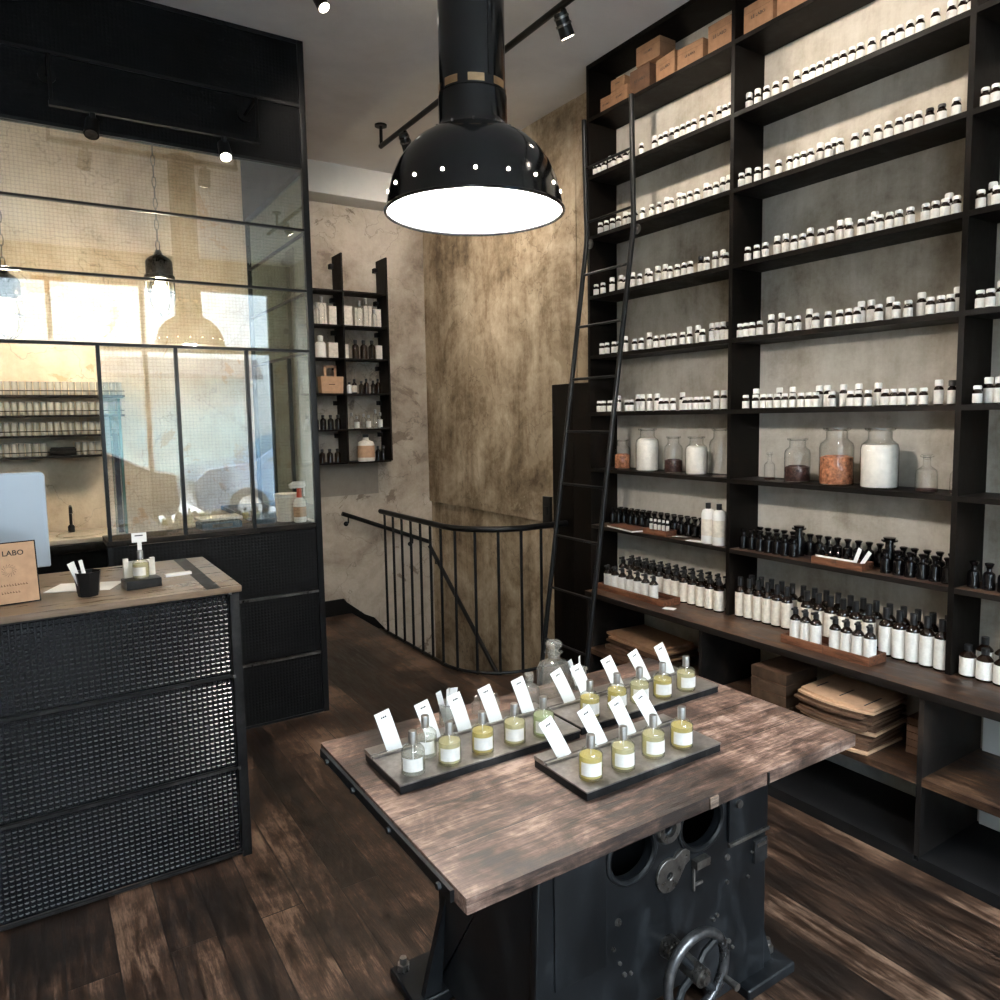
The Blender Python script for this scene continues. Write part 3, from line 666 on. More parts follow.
# machine body: front plate with openings, other walls
FX0, FX1, FY0, FY1 = .885, 1.66, 1.262, 1.74
RXf = T_(-TX, FY0 + .012 - TY, 0) @ Matrix.Rotation(PI / 2, 4, 'X')
def rr(x0, x1, z0, z1, r=.02, n=4):
    pts = []
    for cx, cz, a0 in ((x1 - r, z0 + r, -90), (x1 - r, z1 - r, 0), (x0 + r, z1 - r, 90), (x0 + r, z0 + r, 180)):
        for i in range(n + 1):
            a = math.radians(a0 + 90 * i / n); pts.append((cx + r * math.cos(a), cz + r * math.sin(a)))
    return pts
def dee(cx, cz, r): # round-bottomed opening, flat shoulder
    return [(cx + r * math.cos(a), cz + r * .92 * math.sin(a)) for a in [2 * PI * k / 36 for k in range(36)]]
outl = [(FX0 - .02, .03), (1.10, .03), (1.13, .09), (1.20, .135), (1.34, .135), (1.42, .09), (1.45, .03), (FX1, .03), (FX1 - .004, .70), (1.60, .737), (FX0 + .01, .737)]
plate2d('front_plate', outl, [dee(1.160, .548, .072), dee(1.402, .553, .078), circ(1.280, .575, .018, 16)], .020, 'iron', wt, RXf, .003)
b = MB(); tb_(b, FX0, FX0 + .02, FY0 + .022, FY1, .03, .737); tb_(b, FX1 - .03, FX1 - .006, FY0 + .022, FY1, .03, .737); tb_(b, FX0, FX1 - .006, FY1 - .02, FY1, .03, .60); tb_(b, FX0 + .02, FX1 - .02, FY0 + .022, FY1, .70, .737)
b.build('machine_body', 'iron', wt, bevel=.004)
def ring(cx, cz, r, w=.011):
    mb = MB()
    pts = [Vector((cx + (r + w * .3) * math.cos(a) - TX, FY0 - .001 - TY, cz + (r + w * .3) * .92 * math.sin(a))) for a in [2 * PI * k / 40 for k in range(40)]]
    mb.tube(pts, w * .75, 8, closed=True); return mb.build('opening_rim', 'iron', wt)
ring(1.160, .548, .072); ring(1.402, .553, .078)
FYl = FY0 - TY
MB().lathe([(.020, 0), (.020, .012), (.036, .012), (.040, .006), (.040, 0)], (1.280 - TX, FYl, .575), 24, axis=Matrix.Rotation(PI / 2, 3, 'X'), cap=False).build('port_collar', 'worn', wt)
# oval flange with a bore
fl_ = [(1.278 + .040 * math.cos(a), .452 + .042 * math.sin(a)) for a in [math.radians(d) for d in range(60, 330, 18)]] + [(1.335, .462), (1.350, .470), (1.350, .492), (1.338, .502), (1.322, .503)]
plate2d('flange_plate', fl_, [circ(1.280, .450, .012, 14), circ(1.338, .484, .0045, 8)], .008, 'worn', wt, T_(-TX, FYl - .004, 0) @ Matrix.Rotation(PI / 2, 4, 'X'), .0015)
m = MB().box(1.365 - TX, 1.415 - TX, FYl - .022, FYl, .440, .462).box(1.368 - TX, 1.374 - TX, FYl - .008, FYl, .375, .44).box(1.374 - TX, 1.405 - TX, FYl - .006, FYl, .385, .393)
m.build('latch_bracket', 'worn', wt, bevel=.003)
d1 = MB().box(1.497 - TX, 1.655 - TX, FYl - .012, FYl, .462, .625).build('cover_plate', 'iron', wt, bevel=.008)
MB().cyl((1.530 - TX, FYl - .020, .565), (1.530 - TX, FYl - .01, .565), .011, n=14).build('cover_bolt', 'worn', d1)
MB().cyl((1.635 - TX, FYl - .018, .590), (1.635 - TX, FYl - .01, .590), .006, n=10).build('cover_bolt', 'worn', d1)
MB().box(1.494 - TX, 1.656 - TX, FYl - .018, FYl - .010, .454, .464).build('cover_lip', 'worn', d1, bevel=.002)
MB().box(1.605 - TX, 1.657 - TX, FYl - .010, FYl, .365, .430).build('name_plate', 'trayside', wt, bevel=.002)
MB().box(1.612 - TX, 1.650 - TX, FYl - .013, FYl - .009, .412, .422).build('plate_slot', 'worn', wt)
MB().box(.925 - TX, 1.075 - TX, FYl - .006, FYl, .30, .60).build('side_cover', 'iron', wt, bevel=.003)
for x, z, r in ((1.115, .392, .010), (1.10, .33, .006), (1.135, .25, .006), (1.155, .245, .005), (1.50, .42, .009), (1.50, .35, .006), (1.585, .335, .005), (1.51, .178, .007), (1.525, .155, .005), (1.448, .265, .006), (1.462, .272, .006), (1.60, .40, .004), (1.12, .285, .005)):
    MB().cyl((x - TX, FYl, z), (x - TX, FYl - .007, z), r, r * .8, 10).build('bolt', 'worn', wt)
# boss and handwheel
WC = Vector((1.281 - TX, 1.163 - TY, .252))
MB().cyl((1.281 - TX, FYl, .262), (1.281 - TX, FYl - .030, .262), .030, .026, 20).build('shaft_boss', 'worn', wt, bevel=.003)
hw = MB().tube([WC + Vector((.098 * math.cos(a), 0, .098 * math.sin(a))) for a in [2 * PI * k / 40 for k in range(40)]], .0125, 12, closed=True).build('handwheel', 'wheelsteel', wt)
for k in range(4):
    a = math.radians(35 + 90 * k)
    MB().tube([WC + Vector((r * math.cos(a + dd), o_, r * math.sin(a + dd))) for r, o_, dd in ((.018, .006, 0), (.05, .010, .07), (.093, 0, .1))], .0095, 8).build('spoke', 'iron', hw)
MB().cyl(WC + Vector((0, -.022, 0)), WC + Vector((0, .07, .006)), .024, .022, 18).cyl(WC + Vector((0, -.032, 0)), WC + Vector((0, -.02, 0)), .012, .014, 10).build('wheel_hub', 'worn', hw)
MB().cyl(WC + Vector((.088, -.012, -.045)), WC + Vector((.088, -.05, -.045)), .008, .010, 12).build('wheel_handle', 'worn', hw)
# feet
for x0, x1, y0, y1 in ((1.555, 1.755, 1.225, 1.33), (.78, .93, 1.69, 1.86), (.80, .95, 1.22, 1.33), (1.555, 1.74, 1.70, 1.80)):
    ft = MB(); tb_(ft, x0, x1, y0, y1, 0, .032); o = ft.build('foot', 'iron', wt, bevel=.010, seg=3)
    cx = x1 - .03 if x0 > 1.3 else x0 + .03; cy = y1 - .03
    MB().cyl((cx - TX, cy - TY, .032), (cx - TX, cy - TY, .052), .018, n=6).cyl((cx - TX, cy - TY, .052), (cx - TX, cy - TY, .07), .010, n=10).build('foot_bolt', 'worn', o)
for pl, ya, yb in (([(FX0 - .02 - TX, .03), (FX0 - .075 - TX, .03), (FX0 - TX, .30)], .27, .29), ([(FX0 - .02 - TX, .03), (FX0 - .075 - TX, .03), (FX0 - TX, .30)], FYl + .01, FYl + .035), ([(FX1 - TX - .006, .03), (FX1 + .05 - TX, .03), (FX1 - TX - .006, .20)], FYl + .01, FYl + .03)):
    MB().prism(pl, ya, yb, 'xz').build('foot_rib', 'iron', wt)

# ================================================================== TRAYS, PERFUMES, CARDS
TT = .7700
def tray(x0, x1, y0, y1, label):
    t = thing('display_tray', label, 'tray', (x0, y0, TT), 0, None)
    L, D = x1 - x0, y1 - y0
    MB().box(0, L, 0, D, .018, .0220).build('tray_plate', 'tray', t, bevel=.0010)
    MB().box(.002, L - .002, .002, D - .002, 0, .0179).build('tray_base', 'trayside', t)
    MB().box(0, L, D - .054, D - .0465, .022, .029).box(0, L, D - .040, D, .022, .029).build('card_ledge', 'tray', t, bevel=.001)
    return t
Z = TT + .0225
tray(.646, 1.156, 1.447, 1.652, 'long grey steel tray at the left of the table, six perfumes')
tray(1.166, 1.690, 1.457, 1.645, 'long grey steel tray at the back right of the table, five perfumes')
tray(.965, 1.390, 1.189, 1.388, 'short grey steel tray at the table front with four yellow perfumes')
def perfume(loc, liq, label, cap=True):
    p = thing('perfume_bottle', label, 'perfume bottle', loc, random.uniform(-.15, .15))
    MB().lathe([(0, 0), (.024, 0), (.0272, .003), (.0272, .052), (.0262, .058), (.020, .0655), (.011, .069), (.009, .073)], n=28, cap=False).build('bottle_glass', 'perfglass', p)
    MB().lathe([(0, .007), (.0245, .007), (.0252, .010), (.0252, .046 + (.008 if liq else 0)), (0, .046 + (.008 if liq else 0))], n=28, cap=False).build('perfume', M['liq'][liq], p)
    MB().add([(.0276 * math.sin(a), -.0276 * math.cos(a), z) for a in [(-.95 + 1.9 * i / 12) for i in range(13)] for z in (.014, .044)], [(2 * i, 2 * i + 2, 2 * i + 3, 2 * i + 1) for i in range(12)]).build('label', 'labelw', p).rotation_euler[2] = -.5
    MB().lathe([(.0098, .0705), (.0098, .098), (.0090, .0995)], n=20).build('cap', 'perfcap', p)
    MB().lathe([(.0011, .010), (.0011, .072)], n=6).build('dip_tube', 'white', p)
    return p
PB = [(.697, 1.484, 0), (.760, 1.546, 0), (.790, 1.481, 2), (.884, 1.486, 1), (.975, 1.483, 2), (1.060, 1.478, 3)]
names = ['clear perfume bottle, front-most at the left end of the long left tray', 'clear perfume bottle tucked behind the first one on the left tray', 'pale yellow perfume bottle, third from left on the left tray', 'yellow perfume bottle, fourth from left on the left tray', 'pale perfume bottle, fifth from left on the left tray', 'greenish perfume bottle at the right end of the left tray']
for (x, y, l), nm in zip(PB, names): perfume((x, y, Z), l, nm)
PB = [(1.229, 1.499, 1), (1.325, 1.499, 1), (1.408, 1.498, 2), (1.488, 1.488, 1), (1.583, 1.488, 2)]
names = ['leftmost', 'second from left', 'middle', 'fourth from left', 'rightmost']
for (x, y, l), nm in zip(PB, names): perfume((x, y, Z), l, f'yellowish perfume bottle, {nm} of five on the back right tray')
PB = [(1.015, 1.236, 1), (1.104, 1.228, 2), (1.205, 1.235, 2), (1.296, 1.231, 1)]
for (x, y, l), nm in zip(PB, ['leftmost', 'second from left', 'third from left', 'rightmost']): perfume((x, y, Z), l, f'yellow perfume bottle, {nm} of four on the front tray')
perfume(PERF_ON_BLOCK, 2, 'perfume bottle standing on the metal block on the counter')
def card(x, y, label, tw=0., lean=.30, h=.100):
    c = thing('scent_card', label, 'card', (x, y, TT + .0228), -.06 + tw)
    RM = Matrix.Rotation(-lean * .55, 4, 'X') @ Matrix.Rotation(-lean * .75, 4, 'Y')
    v = []; f = []
    for i in range(7):
        z = h * i / 6; b = .010 * (i / 6) ** 2
        for x_ in (-.0195, .0195):
            for t in (0, .0006): v.append(RM @ Vector((x_, t + b, z)))
    for i in range(6):
        a = i * 4
        f += [(a, a + 2, a + 6, a + 4), (a + 1, a + 5, a + 7, a + 3), (a, a + 4, a + 5, a + 1), (a + 2, a + 3, a + 7, a + 6)]
    f += [(0, 1, 3, 2), (24, 26, 27, 25)]
    MB().add(v, f).build('card', 'card', c)
    s = MB()
    for a, b_ in ((-.007, -.003), (-.002, .002), (.003, .0075)):
        zz = h * .84; bb = .010 * .84 ** 2
        s.add([RM @ Vector((a, bb - .0008, zz)), RM @ Vector((b_, bb - .0008, zz + .001)), RM @ Vector((b_, bb - .0004, zz + .005)), RM @ Vector((a, bb - .0004, zz + .0035))], [(0, 1, 2, 3)])
    s.build('print', 'ink', c)
cards = [(.709, 1.609), (.816, 1.609), (.906, 1.609), (1.001, 1.609), (1.105, 1.609)]
for (x, y), nm in zip(cards, ['leftmost', 'second', 'third', 'fourth', 'rightmost']):
    card(x, y, f'white scent card leaning back on the long left tray, {nm} of five', random.uniform(-.05, .05), random.uniform(.24, .36))
cards = [(1.244, 1.602), (1.310, 1.602), (1.426, 1.602), (1.535, 1.602), (1.635, 1.602)]
for (x, y), nm in zip(cards, ['leftmost', 'second', 'third', 'fourth', 'rightmost']):
    card(x, y, f'white scent card standing on the back right tray, {nm} of five', random.uniform(-.05, .05), random.uniform(.3, .42))
cards = [(1.027, 1.345), (1.140, 1.345), (1.235, 1.345), (1.325, 1.345)]
for (x, y), nm in zip(cards, ['leftmost', 'second', 'third', 'rightmost']):
    card(x, y, f'white scent card leaning on the short front tray, {nm} of four', random.uniform(-.05, .05), random.uniform(.40, .52))
# glass jars with strips, decanters behind the trays
def stripjar(x, y, label, fan):
    j = thing('strip_jar', label, 'jar', (x, y, TT))
    MB().lathe([(0, 0), (.022, 0), (.024, .004), (.024, .050), (.020, .056), (.028, .062), (.026, .063), (.018, .057), (.022, .050), (.022, .006), (0, .005)], n=24, cap=False).build('jar', 'crystal', j)
    for dx, t, tw in fan: MB().box(-.0085, .0085, -.0004, .0004, 0, .088, mat=T_(dx, 0, .012) @ Matrix.Rotation(t, 4, 'Y') @ Matrix.Rotation(tw, 4, 'Z')).build('scent_strip', 'card', j)
stripjar(.915, 1.72, 'small glass jar holding a fan of white scent strips, left', ((-.006, -.25, .1), (-.002, .05, .6), (.004, .14, .2), (.007, .22, .3)))
stripjar(1.372, 1.725, 'small glass jar holding two white scent strips, back right', ((-.006, -.35, .1), (.004, -.02, .6)))
def decanter(x, y, s, label):
    d = thing('glass_decanter', label, 'decanter', (x, y, TT))
    MB().lathe([(0, 0), (.045 * s, 0), (.048 * s, .004 * s), (.048 * s, .070 * s), (.042 * s, .085 * s), (.020 * s, .096 * s), (.017 * s, .100 * s), (.017 * s, .112 * s), (.026 * s, .118 * s)], n=28, cap=False).build('decanter_body', 'crystal', d)
    MB().lathe([(0, .101 * s), (.014 * s, .103 * s), (.016 * s, .118 * s), (.010 * s, .121 * s), (.022 * s, .135 * s), (.024 * s, .143 * s), (.016 * s, .150 * s), (0, .151 * s)], n=24, cap=False).build('stopper', 'crystal', d)
decanter(1.285, 1.735, 1.08, 'clear glass decanter with round stopper behind the middle of the trays')
decanter(1.178, 1.71, .62, 'small clear domed bottle left of the tall decanter')
for x, y, nm in ((1.075, 1.735, 'third'), (1.02, 1.745, 'second'), (.965, 1.77, 'first')):
    d = tag(MB().lathe([(0, 0), (.013, 0), (.014, .003), (.014, .028), (.006, .035), (.006, .042), (.009, .044)], n=16, cap=False).build('glass_vial', 'crystal', loc=(x, y, TT)), f'tiny clear glass vial behind the left tray, {nm} from the left', 'vial', 'glass vials behind the left tray')

# ================================================================== BIG LAMP
LX, LY, LZ, LR = 1.080, 1.80, 2.157, .2424
lp = thing('pendant_lamp', 'large black enamel dome lamp hanging from a thick black tube', 'pendant lamp', (LX, LY, LZ))
prof_o = [(LR, 0), (LR * 1.01, .004), (LR * 1.0, .012), (LR * .975, .045), (LR * .93, .085), (LR * .86, .125), (LR * .76, .16), (LR * .64, .187), (LR * .52, .205), (LR * .42, .215)]
MB().lathe(prof_o, n=64, cap=False).build('shade', 'lamp', lp)
MB().lathe([(LR * .99, .001)] + [(r * .985, z - .002) for r, z in prof_o[1:]], n=64, cap=False).build('shade_lining', 'lampin', lp)
MB().tube([(LR * 1.005 * math.cos(a), LR * 1.005 * math.sin(a), .003) for a in [2 * PI * k / 64 for k in range(64)]], .005, 8, closed=True).build('shade_rim', 'lamp', lp)
MB().lathe([(LR * .43, .212), (LR * .40, .222), (LR * .385, .235), (LR * .385, .305), (LR * .37, .31)], n=48).build('neck', 'lamp', lp, bevel=0)
for a in range(0, 360, 20):
    t = math.radians(a)
    MB().cyl((.955 * LR * math.cos(t), .955 * LR * math.sin(t), .048), (.983 * LR * math.cos(t), .983 * LR * math.sin(t), .049), .0042, n=10).build('vent_glow', 'spotglow', lp)  # emissive discs on the shade, painted glow for lamp light through vents
MB().lathe([(LR * .375, .31), (LR * .375, .322)], n=48).build('neck_ring', 'lamp', lp)
for k in range(8):
    a0 = k * PI / 4 + .12; a1 = a0 + .48
    MB().add([(LR * .379 * math.cos(a), LR * .379 * math.sin(a), z) for a in [a0 + (a1 - a0) * i / 6 for i in range(7)] for z in (.314, .334)], [(2 * i, 2 * i + 2, 2 * i + 3, 2 * i + 1) for i in range(6)]).build('brass_slot', 'brass', lp)
MB().lathe([(LR * .370, .322), (LR * .370, CZ - LZ - .001)], n=48).build('tube', 'lamp', lp)
MB().box(-.004, .004, -LR * .376, -LR * .368, .335, CZ - LZ - .002).build('tube_seam', 'lamp', lp)
MB().lathe([(0, .06), (.03, .065), (.048, .10), (.042, .14), (.022, .17), (.02, .21)], n=24, cap=False).build('bulb', 'bulbmain', lp)
for a in range(0, 360, 30):
    t = math.radians(a)
    MB().cyl((LR * .46 * math.cos(t), LR * .46 * math.sin(t), .209), (LR * .46 * math.cos(t), LR * .46 * math.sin(t), .216), .003, n=8).build('rivet', 'worn', lp)
l = bpy.data.lights.new('lamp_light', 'POINT'); l.energy = 60; l.color = (1, .93, .84); l.shadow_soft_size = .05
lo = bpy.data.objects.new('lamp_light', l); col.objects.link(lo); lo.location = (LX, LY, LZ + .045)

# ================================================================== CEILING TRACK
tk = thing('ceiling_track', 'black track pipe with spotlights hung under the ceiling', 'track light', (2.09, 3.0, 3.385))
MB().cyl((0, 1.67, 0), (0, -2.6, 0), .016, n=12).build('pipe', 'black', tk)
for y in (1.66, -.35, -2.3): MB().cyl((0, y, 0), (0, y, .133), .011, n=10).cyl((0, y, .122), (0, y, .1345), .040, n=20).build('drop_rod', 'black', tk)
def spot(y, aim, r=2.09, energy=25):
    base = Vector((0, y - 3.0, -.02)); d = (Vector(aim) - Vector((2.09, y, 3.33))).normalized()
    s = MB().cyl(base, base + Vector((0, 0, -.04)), .012, n=10)
    c = base + Vector((0, 0, -.06)); s.cyl(c - d * .045, c + d * .055, .030, .033, 18)
    s = s.build('spot_head', 'black', tk)
    MB().cyl(c + d * .0552, c + d * .0575, .027, n=18).build('spot_lens', 'spotglow', s)
    MB().cyl(c - d * .03, c - d * .02, .034, n=18).cyl(c, c + d * .01, .036, n=18).build('cooling_ring', 'worn', s)
    l = bpy.data.lights.new('track_spot', 'SPOT'); l.energy = energy; l.color = (1, .88, .74); l.spot_size = math.radians(165); l.spot_blend = .55; l.shadow_soft_size = .03
    lo = bpy.data.objects.new('track_spot', l); col.objects.link(lo)
    lo.location = Vector((2.09, 3.0, 3.385)) + c + d * .062; lo.rotation_euler = d.to_track_quat('-Z', 'Y').to_euler()
spot(4.30, (2.93, 4.9, 2.0), energy=52); spot(2.70, (2.93, 2.9, 2.0)); spot(1.9, (2.9, 1.9, 1.9)); spot(1.0, (2.9, 1.1, 1.9))
t2 = thing('ceiling_spotlight', 'single black ceiling spotlight at the top edge beside the lamp tube', 'spotlight', (1.218, 3.335, CZ))
MB().cyl((0, 0, -.001), (0, 0, -.012), .035, n=20).cyl((0, 0, -.012), (0, 0, -.04), .008, n=8).build('mount', 'black', t2)
MB().cyl((-.01, .01, -.04), (.015, -.02, -.105), .026, .030, 18).build('spot_head', 'black', t2)
MB().cyl((.0152, -.0202, -.1055), (.016, -.0212, -.1075), .024, n=18).build('spot_lens', 'spotglow', t2)
l = bpy.data.lights.new('ceiling_spot', 'SPOT'); l.energy = 16; l.color = (1, .88, .74); l.spot_size = math.radians(115); l.spot_blend = 1.; l.shadow_soft_size = .03
lo = bpy.data.objects.new('ceiling_spot', l); col.objects.link(lo); lo.location = (1.235, 3.31, CZ - .112); lo.rotation_euler = Vector((.6, .6, -.75)).to_track_quat('-Z', 'Y').to_euler()

# ================================================================== SHELVING
SX = 2.733; LV = [.967, 1.295, 1.615, 1.937, 2.27, 2.60, 2.925, 3.235]
DV = [.305, 1.303, 2.303, 3.31]
sh = thing('wall_shelving', 'floor-to-ceiling dark steel shelving covering the right wall', 'shelving', (SX, DV[0], .648))
for i, y in enumerate(DV):
    MB().box(0, W - SX, y - DV[0], y + .020 - DV[0], 0 if i < 3 else -.647, CZ - .648 - .001).build('divider', 'steel', sh)
for i in range(3):
    y0, y1 = DV[i] + .020 - DV[0], DV[i + 1] - DV[0]
    for z in LV:
        MB().box(.0, W - SX, y0, y1, z - .648 - .020, z - .648).build('shelf_board', 'steel' if z > 1.2 else 'bench', sh)
    MB().box(.0, W - SX, y0, y1, 3.495 - .648, CZ - .648 - .001).build('top_panel', 'steel', sh)
bc = thing('base_cabinet', 'open dark steel base cabinet with brown wooden worktop', 'cabinet', (2.51, DV[0], 0))
MB().box(0, W - 2.51, 0, 3.10 - DV[0], .618, .6475).build('worktop', 'bench', bc, bevel=.003)
for y in (DV[0], 1.283, 2.275, 3.080): MB().box(.012, W - 2.511, y - DV[0], y + .018 - DV[0], .045, .617).build('divider', 'steel_bench', bc)
for y0, y1 in ((.323, 1.283), (1.301, 2.275), (2.293, 3.080)):
    MB().box(.012, W - 2.511, y0 - DV[0], y1 - DV[0], .303, .331).build('shelf_board', 'bench', bc)
    MB().box(.012, W - 2.511, y0 - DV[0], y1 - DV[0], .028, .045).build('bottom_board', 'blackmat', bc)
MB().box(.012, .030, 0, 3.098 - DV[0], .0, .028).build('plinth', 'blackmat', bc)
# ladder
ld = thing('library_ladder', 'black steel ladder leaning against the tall shelving', 'ladder', (2.35, 3.11, 0))
def lx(z):
    return 2.33 + (2.705 - 2.33) * z / 2.57 if z < 2.57 else 2.705 - .015 * (z - 2.57) / .65
for y in (2.92, 3.30):
    MB().tube([(lx(z) - 2.35, y - 3.11, z) for z in (.02, .6, 1.2, 1.8, 2.3, 2.55, 2.60, 2.9, 3.215)], .0135, 12).build('side_rail', 'black', ld)
    MB().cyl((lx(0) - 2.35, y - 3.11, 0), (lx(.03) - 2.35, y - 3.11, .045), .020, .017, 14).build('rubber_foot', 'rubber', ld)
    MB().cyl((2.705 - 2.35, y - 3.11, 2.555), (2.731 - 2.35, y - 3.11, 2.555), .012, n=12).cyl((2.722 - 2.35, y - 3.11, 2.555), (2.7315 - 2.35, y - 3.11, 2.555), .026, n=18).build('roller', 'worn', ld)
for k in range(10):
    z = .355 + .289 * k
    MB().cyl((lx(z) - 2.35, -.19, z), (lx(z) - 2.35, .19, z), .0075, n=8).build('rung', 'black', ld)
ROWS = {
    'A_m': (2.925, [(2.155, 0), (2.109, 0), (2.061, 0), (1.965, 0), (1.933, 0), (1.901, 0), (1.864, 0), (1.832, 0), (1.8, 0), (1.763, 0), (1.73, 0), (1.685, 0), (1.61, 0), (1.578, 0), (1.541, 0), (1.506, 0), (1.453, 0), (2.283, 1), (2.237, 1), (2.039, 1), (1.662, 1), (1.422, 1), (1.385, 1), (1.353, 1)]),
    'B_m': (2.6, [(2.283, 0), (2.196, 0), (2.149, 0), (2.089, 0), (2.034, 0), (2.001, 0), (1.968, 0), (1.935, 0), (1.856, 0), (1.805, 0), (1.743, 0), (1.698, 0), (1.651, 0), (1.611, 0), (1.571, 0), (1.535, 0), (1.502, 0), (1.461, 2), (1.42, 2), (1.372, 0), (2.283, 1), (1.923, 1), (1.861, 1)]),
    'C_m': (2.27, [(2.243, 0), (2.195, 0), (2.15, 0), (2.006, 0), (1.966, 0), (1.88, 0), (1.839, 0), (1.757, 0), (1.708, 0), (1.671, 0), (1.634, 0), (1.596, 0), (1.561, 0), (1.519, 0), (1.464, 0), (1.43, 0), (1.397, 0), (1.359, 0), (2.123, 1), (2.08, 1), (1.961, 1), (1.825, 1), (1.792, 1), (1.681, 1), (1.407, 1)]),
    'D_m': (1.937, [(2.28, 0), (2.247, 0), (2.214, 0), (2.173, 0), (2.024, 0), (1.982, 0), (1.896, 0), (1.84, 0), (1.79, 0), (1.751, 0), (1.716, 0), (1.628, 0), (1.56, 0), (1.515, 0), (1.436, 0), (1.399, 0), (1.367, 0), (2.148, 1), (2.094, 1), (1.957, 1), (1.726, 1), (1.685, 1), (1.609, 1), (1.491, 1), (1.364, 1)]),
    'E_m': (1.615, [(2.244, 0), (2.19, 0), (2.149, 0), (2.115, 0), (2.076, 0), (2.038, 0), (1.999, 0), (1.958, 0), (1.921, 0), (1.889, 0), (1.815, 0), (1.733, 0), (1.701, 0), (1.66, 0), (1.593, 0), (1.56, 0), (1.528, 0), (1.489, 0), (1.449, 0), (2.222, 1), (2.098, 1), (2.031, 1), (1.903, 1), (1.864, 1), (1.793, 1), (1.728, 1), (1.647, 1), (1.418, 1), (1.371, 3)]),
    'A_l': (2.925, [(3.29, 0), (3.257, 0), (3.218, 0), (3.139, 0), (3.091, 0), (3.043, 0), (2.997, 0), (2.925, 0), (2.784, 0), (2.751, 0), (2.674, 0), (2.637, 0), (2.599, 0), (2.566, 0), (2.514, 0), (2.467, 0), (2.379, 0), (2.346, 0), (3.214, 1), (3.054, 1), (2.874, 1), (2.753, 1), (2.451, 1)]),
    'B_l': (2.6, [(3.25, 0), (3.2, 0), (3.15, 0), (3.101, 0), (3.016, 0), (2.97, 0), (2.916, 0), (2.849, 0), (2.798, 0), (2.715, 0), (2.632, 0), (2.59, 0), (2.545, 0), (2.467, 0), (2.428, 0), (3.096, 1), (2.788, 1), (2.702, 1), (2.527, 1), (2.426, 1), (2.391, 1)]),
    'C_l': (2.27, [(3.29, 0), (3.231, 0), (3.048, 0), (2.939, 0), (2.861, 0), (2.721, 0), (2.669, 0), (2.625, 0), (2.585, 0), (2.481, 0), (2.367, 0), (3.206, 1), (3.133, 1), (3.039, 1), (2.925, 1), (2.849, 1), (2.797, 1), (2.558, 3), (2.469, 1), (2.423, 1)]),
    'D_l': (1.937, [(3.242, 0), (3.199, 0), (3.14, 0), (3.098, 0), (2.976, 0), (2.926, 0), (2.817, 0), (2.77, 0), (2.724, 0), (2.689, 0), (2.633, 0), (2.586, 0), (2.505, 0), (3.097, 1), (2.91, 1), (2.63, 1), (2.573, 1), (2.485, 1), (2.452, 1), (2.418, 1), (2.385, 3)]),
    'E_l': (1.615, [(3.268, 0), (3.229, 0), (3.177, 0), (3.144, 0), (3.037, 0), (3.002, 0), (2.777, 0), (2.744, 0), (2.695, 0), (2.613, 0), (2.58, 0), (2.541, 0), (2.508, 0), (2.469, 0), (3.157, 1), (2.997, 1), (2.963, 1), (2.909, 1), (2.852, 1), (2.673, 1), (2.454, 1), (2.408, 1)]),
    'B_r': (2.6, [(1.28, 0), (1.248, 0)]),
    'C_r': (2.27, [(1.281, 0), (1.231, 0), (1.264, 1)]),
    'D_r': (1.937, [(1.27, 0), (1.238, 0), (1.224, 1)]),
    'E_r': (1.615, [(1.266, 0), (1.251, 1), (1.218, 1)]),
}
def setmat(o, old, new):
    for s in o.material_slots:
        if s.material is M[old]: s.link = 'OBJECT'; s.material = M[new]
def dropper(h, r, capm='white'):
    p = thing('dropper_bottle', 'prototype of a small bottle xx%f%s' % (h, capm), 'bottle', (0, 0, 0))
    hb = h * .66
    MB().lathe([(0, 0), (r, 0), (r, hb), (r * .8, hb + .005), (r * .55, hb + .008), (r * .55, hb + .012)], n=14, cap=False).build('bottle_body', 'amber', p)
    MB().lathe([(r * 1.02, .004), (r * 1.02, hb - .006)], n=14, cap=False).build('label', 'labelw', p)
    MB().lathe([(r * .86, hb + .009), (r * .88, h - .004), (r * .76, h), (0, h)], n=14, cap=False).build('cap', capm, p)
    return p
prot = {}
BAY = {'m': 'middle', 'l': 'left', 'r': 'right'}; SHN = {'A': 'top', 'B': 'second', 'C': 'third', 'D': 'fourth', 'E': 'fifth'}
def place_row(key, z, items):
    lines = {0: [], 1: []}
    for y, t in items: lines[1 if t in (1, 3) else 0].append((y, t))
    for ln, its in lines.items():
        its.sort(key=lambda e: -e[0])
        for i, (y, t) in enumerate(its):
            h = {0: .064, 1: .092, 2: .060, 3: .088}[t] + .0; x = SX + (.030 if ln == 0 else .075)
            cap = 'white-capped' if t < 2 else 'black-capped'
            lab = f'{"small" if ln == 0 else "taller"} {cap} bottle, {ORD[i]} from left in {"front" if ln == 0 else "back"} line, {SHN[key[0]]} bottle shelf, {BAY[key[2]]} bay'
            if t not in prot:
                p = dropper(h, .0152 if t != 1 else .0158, 'white' if t < 2 else 'capblack'); LABELS.pop(p['label'], None)
                tag(p, lab, 'bottle', 'white-capped bottles on the upper shelves'); p.location = (x, y, z + .0003); prot[t] = p
            else:
                q = dup(prot[t], lab, (x, y, z + .0003), random.uniform(-.3, .3))
for k, (z, items) in ROWS.items(): place_row(k, z, items)

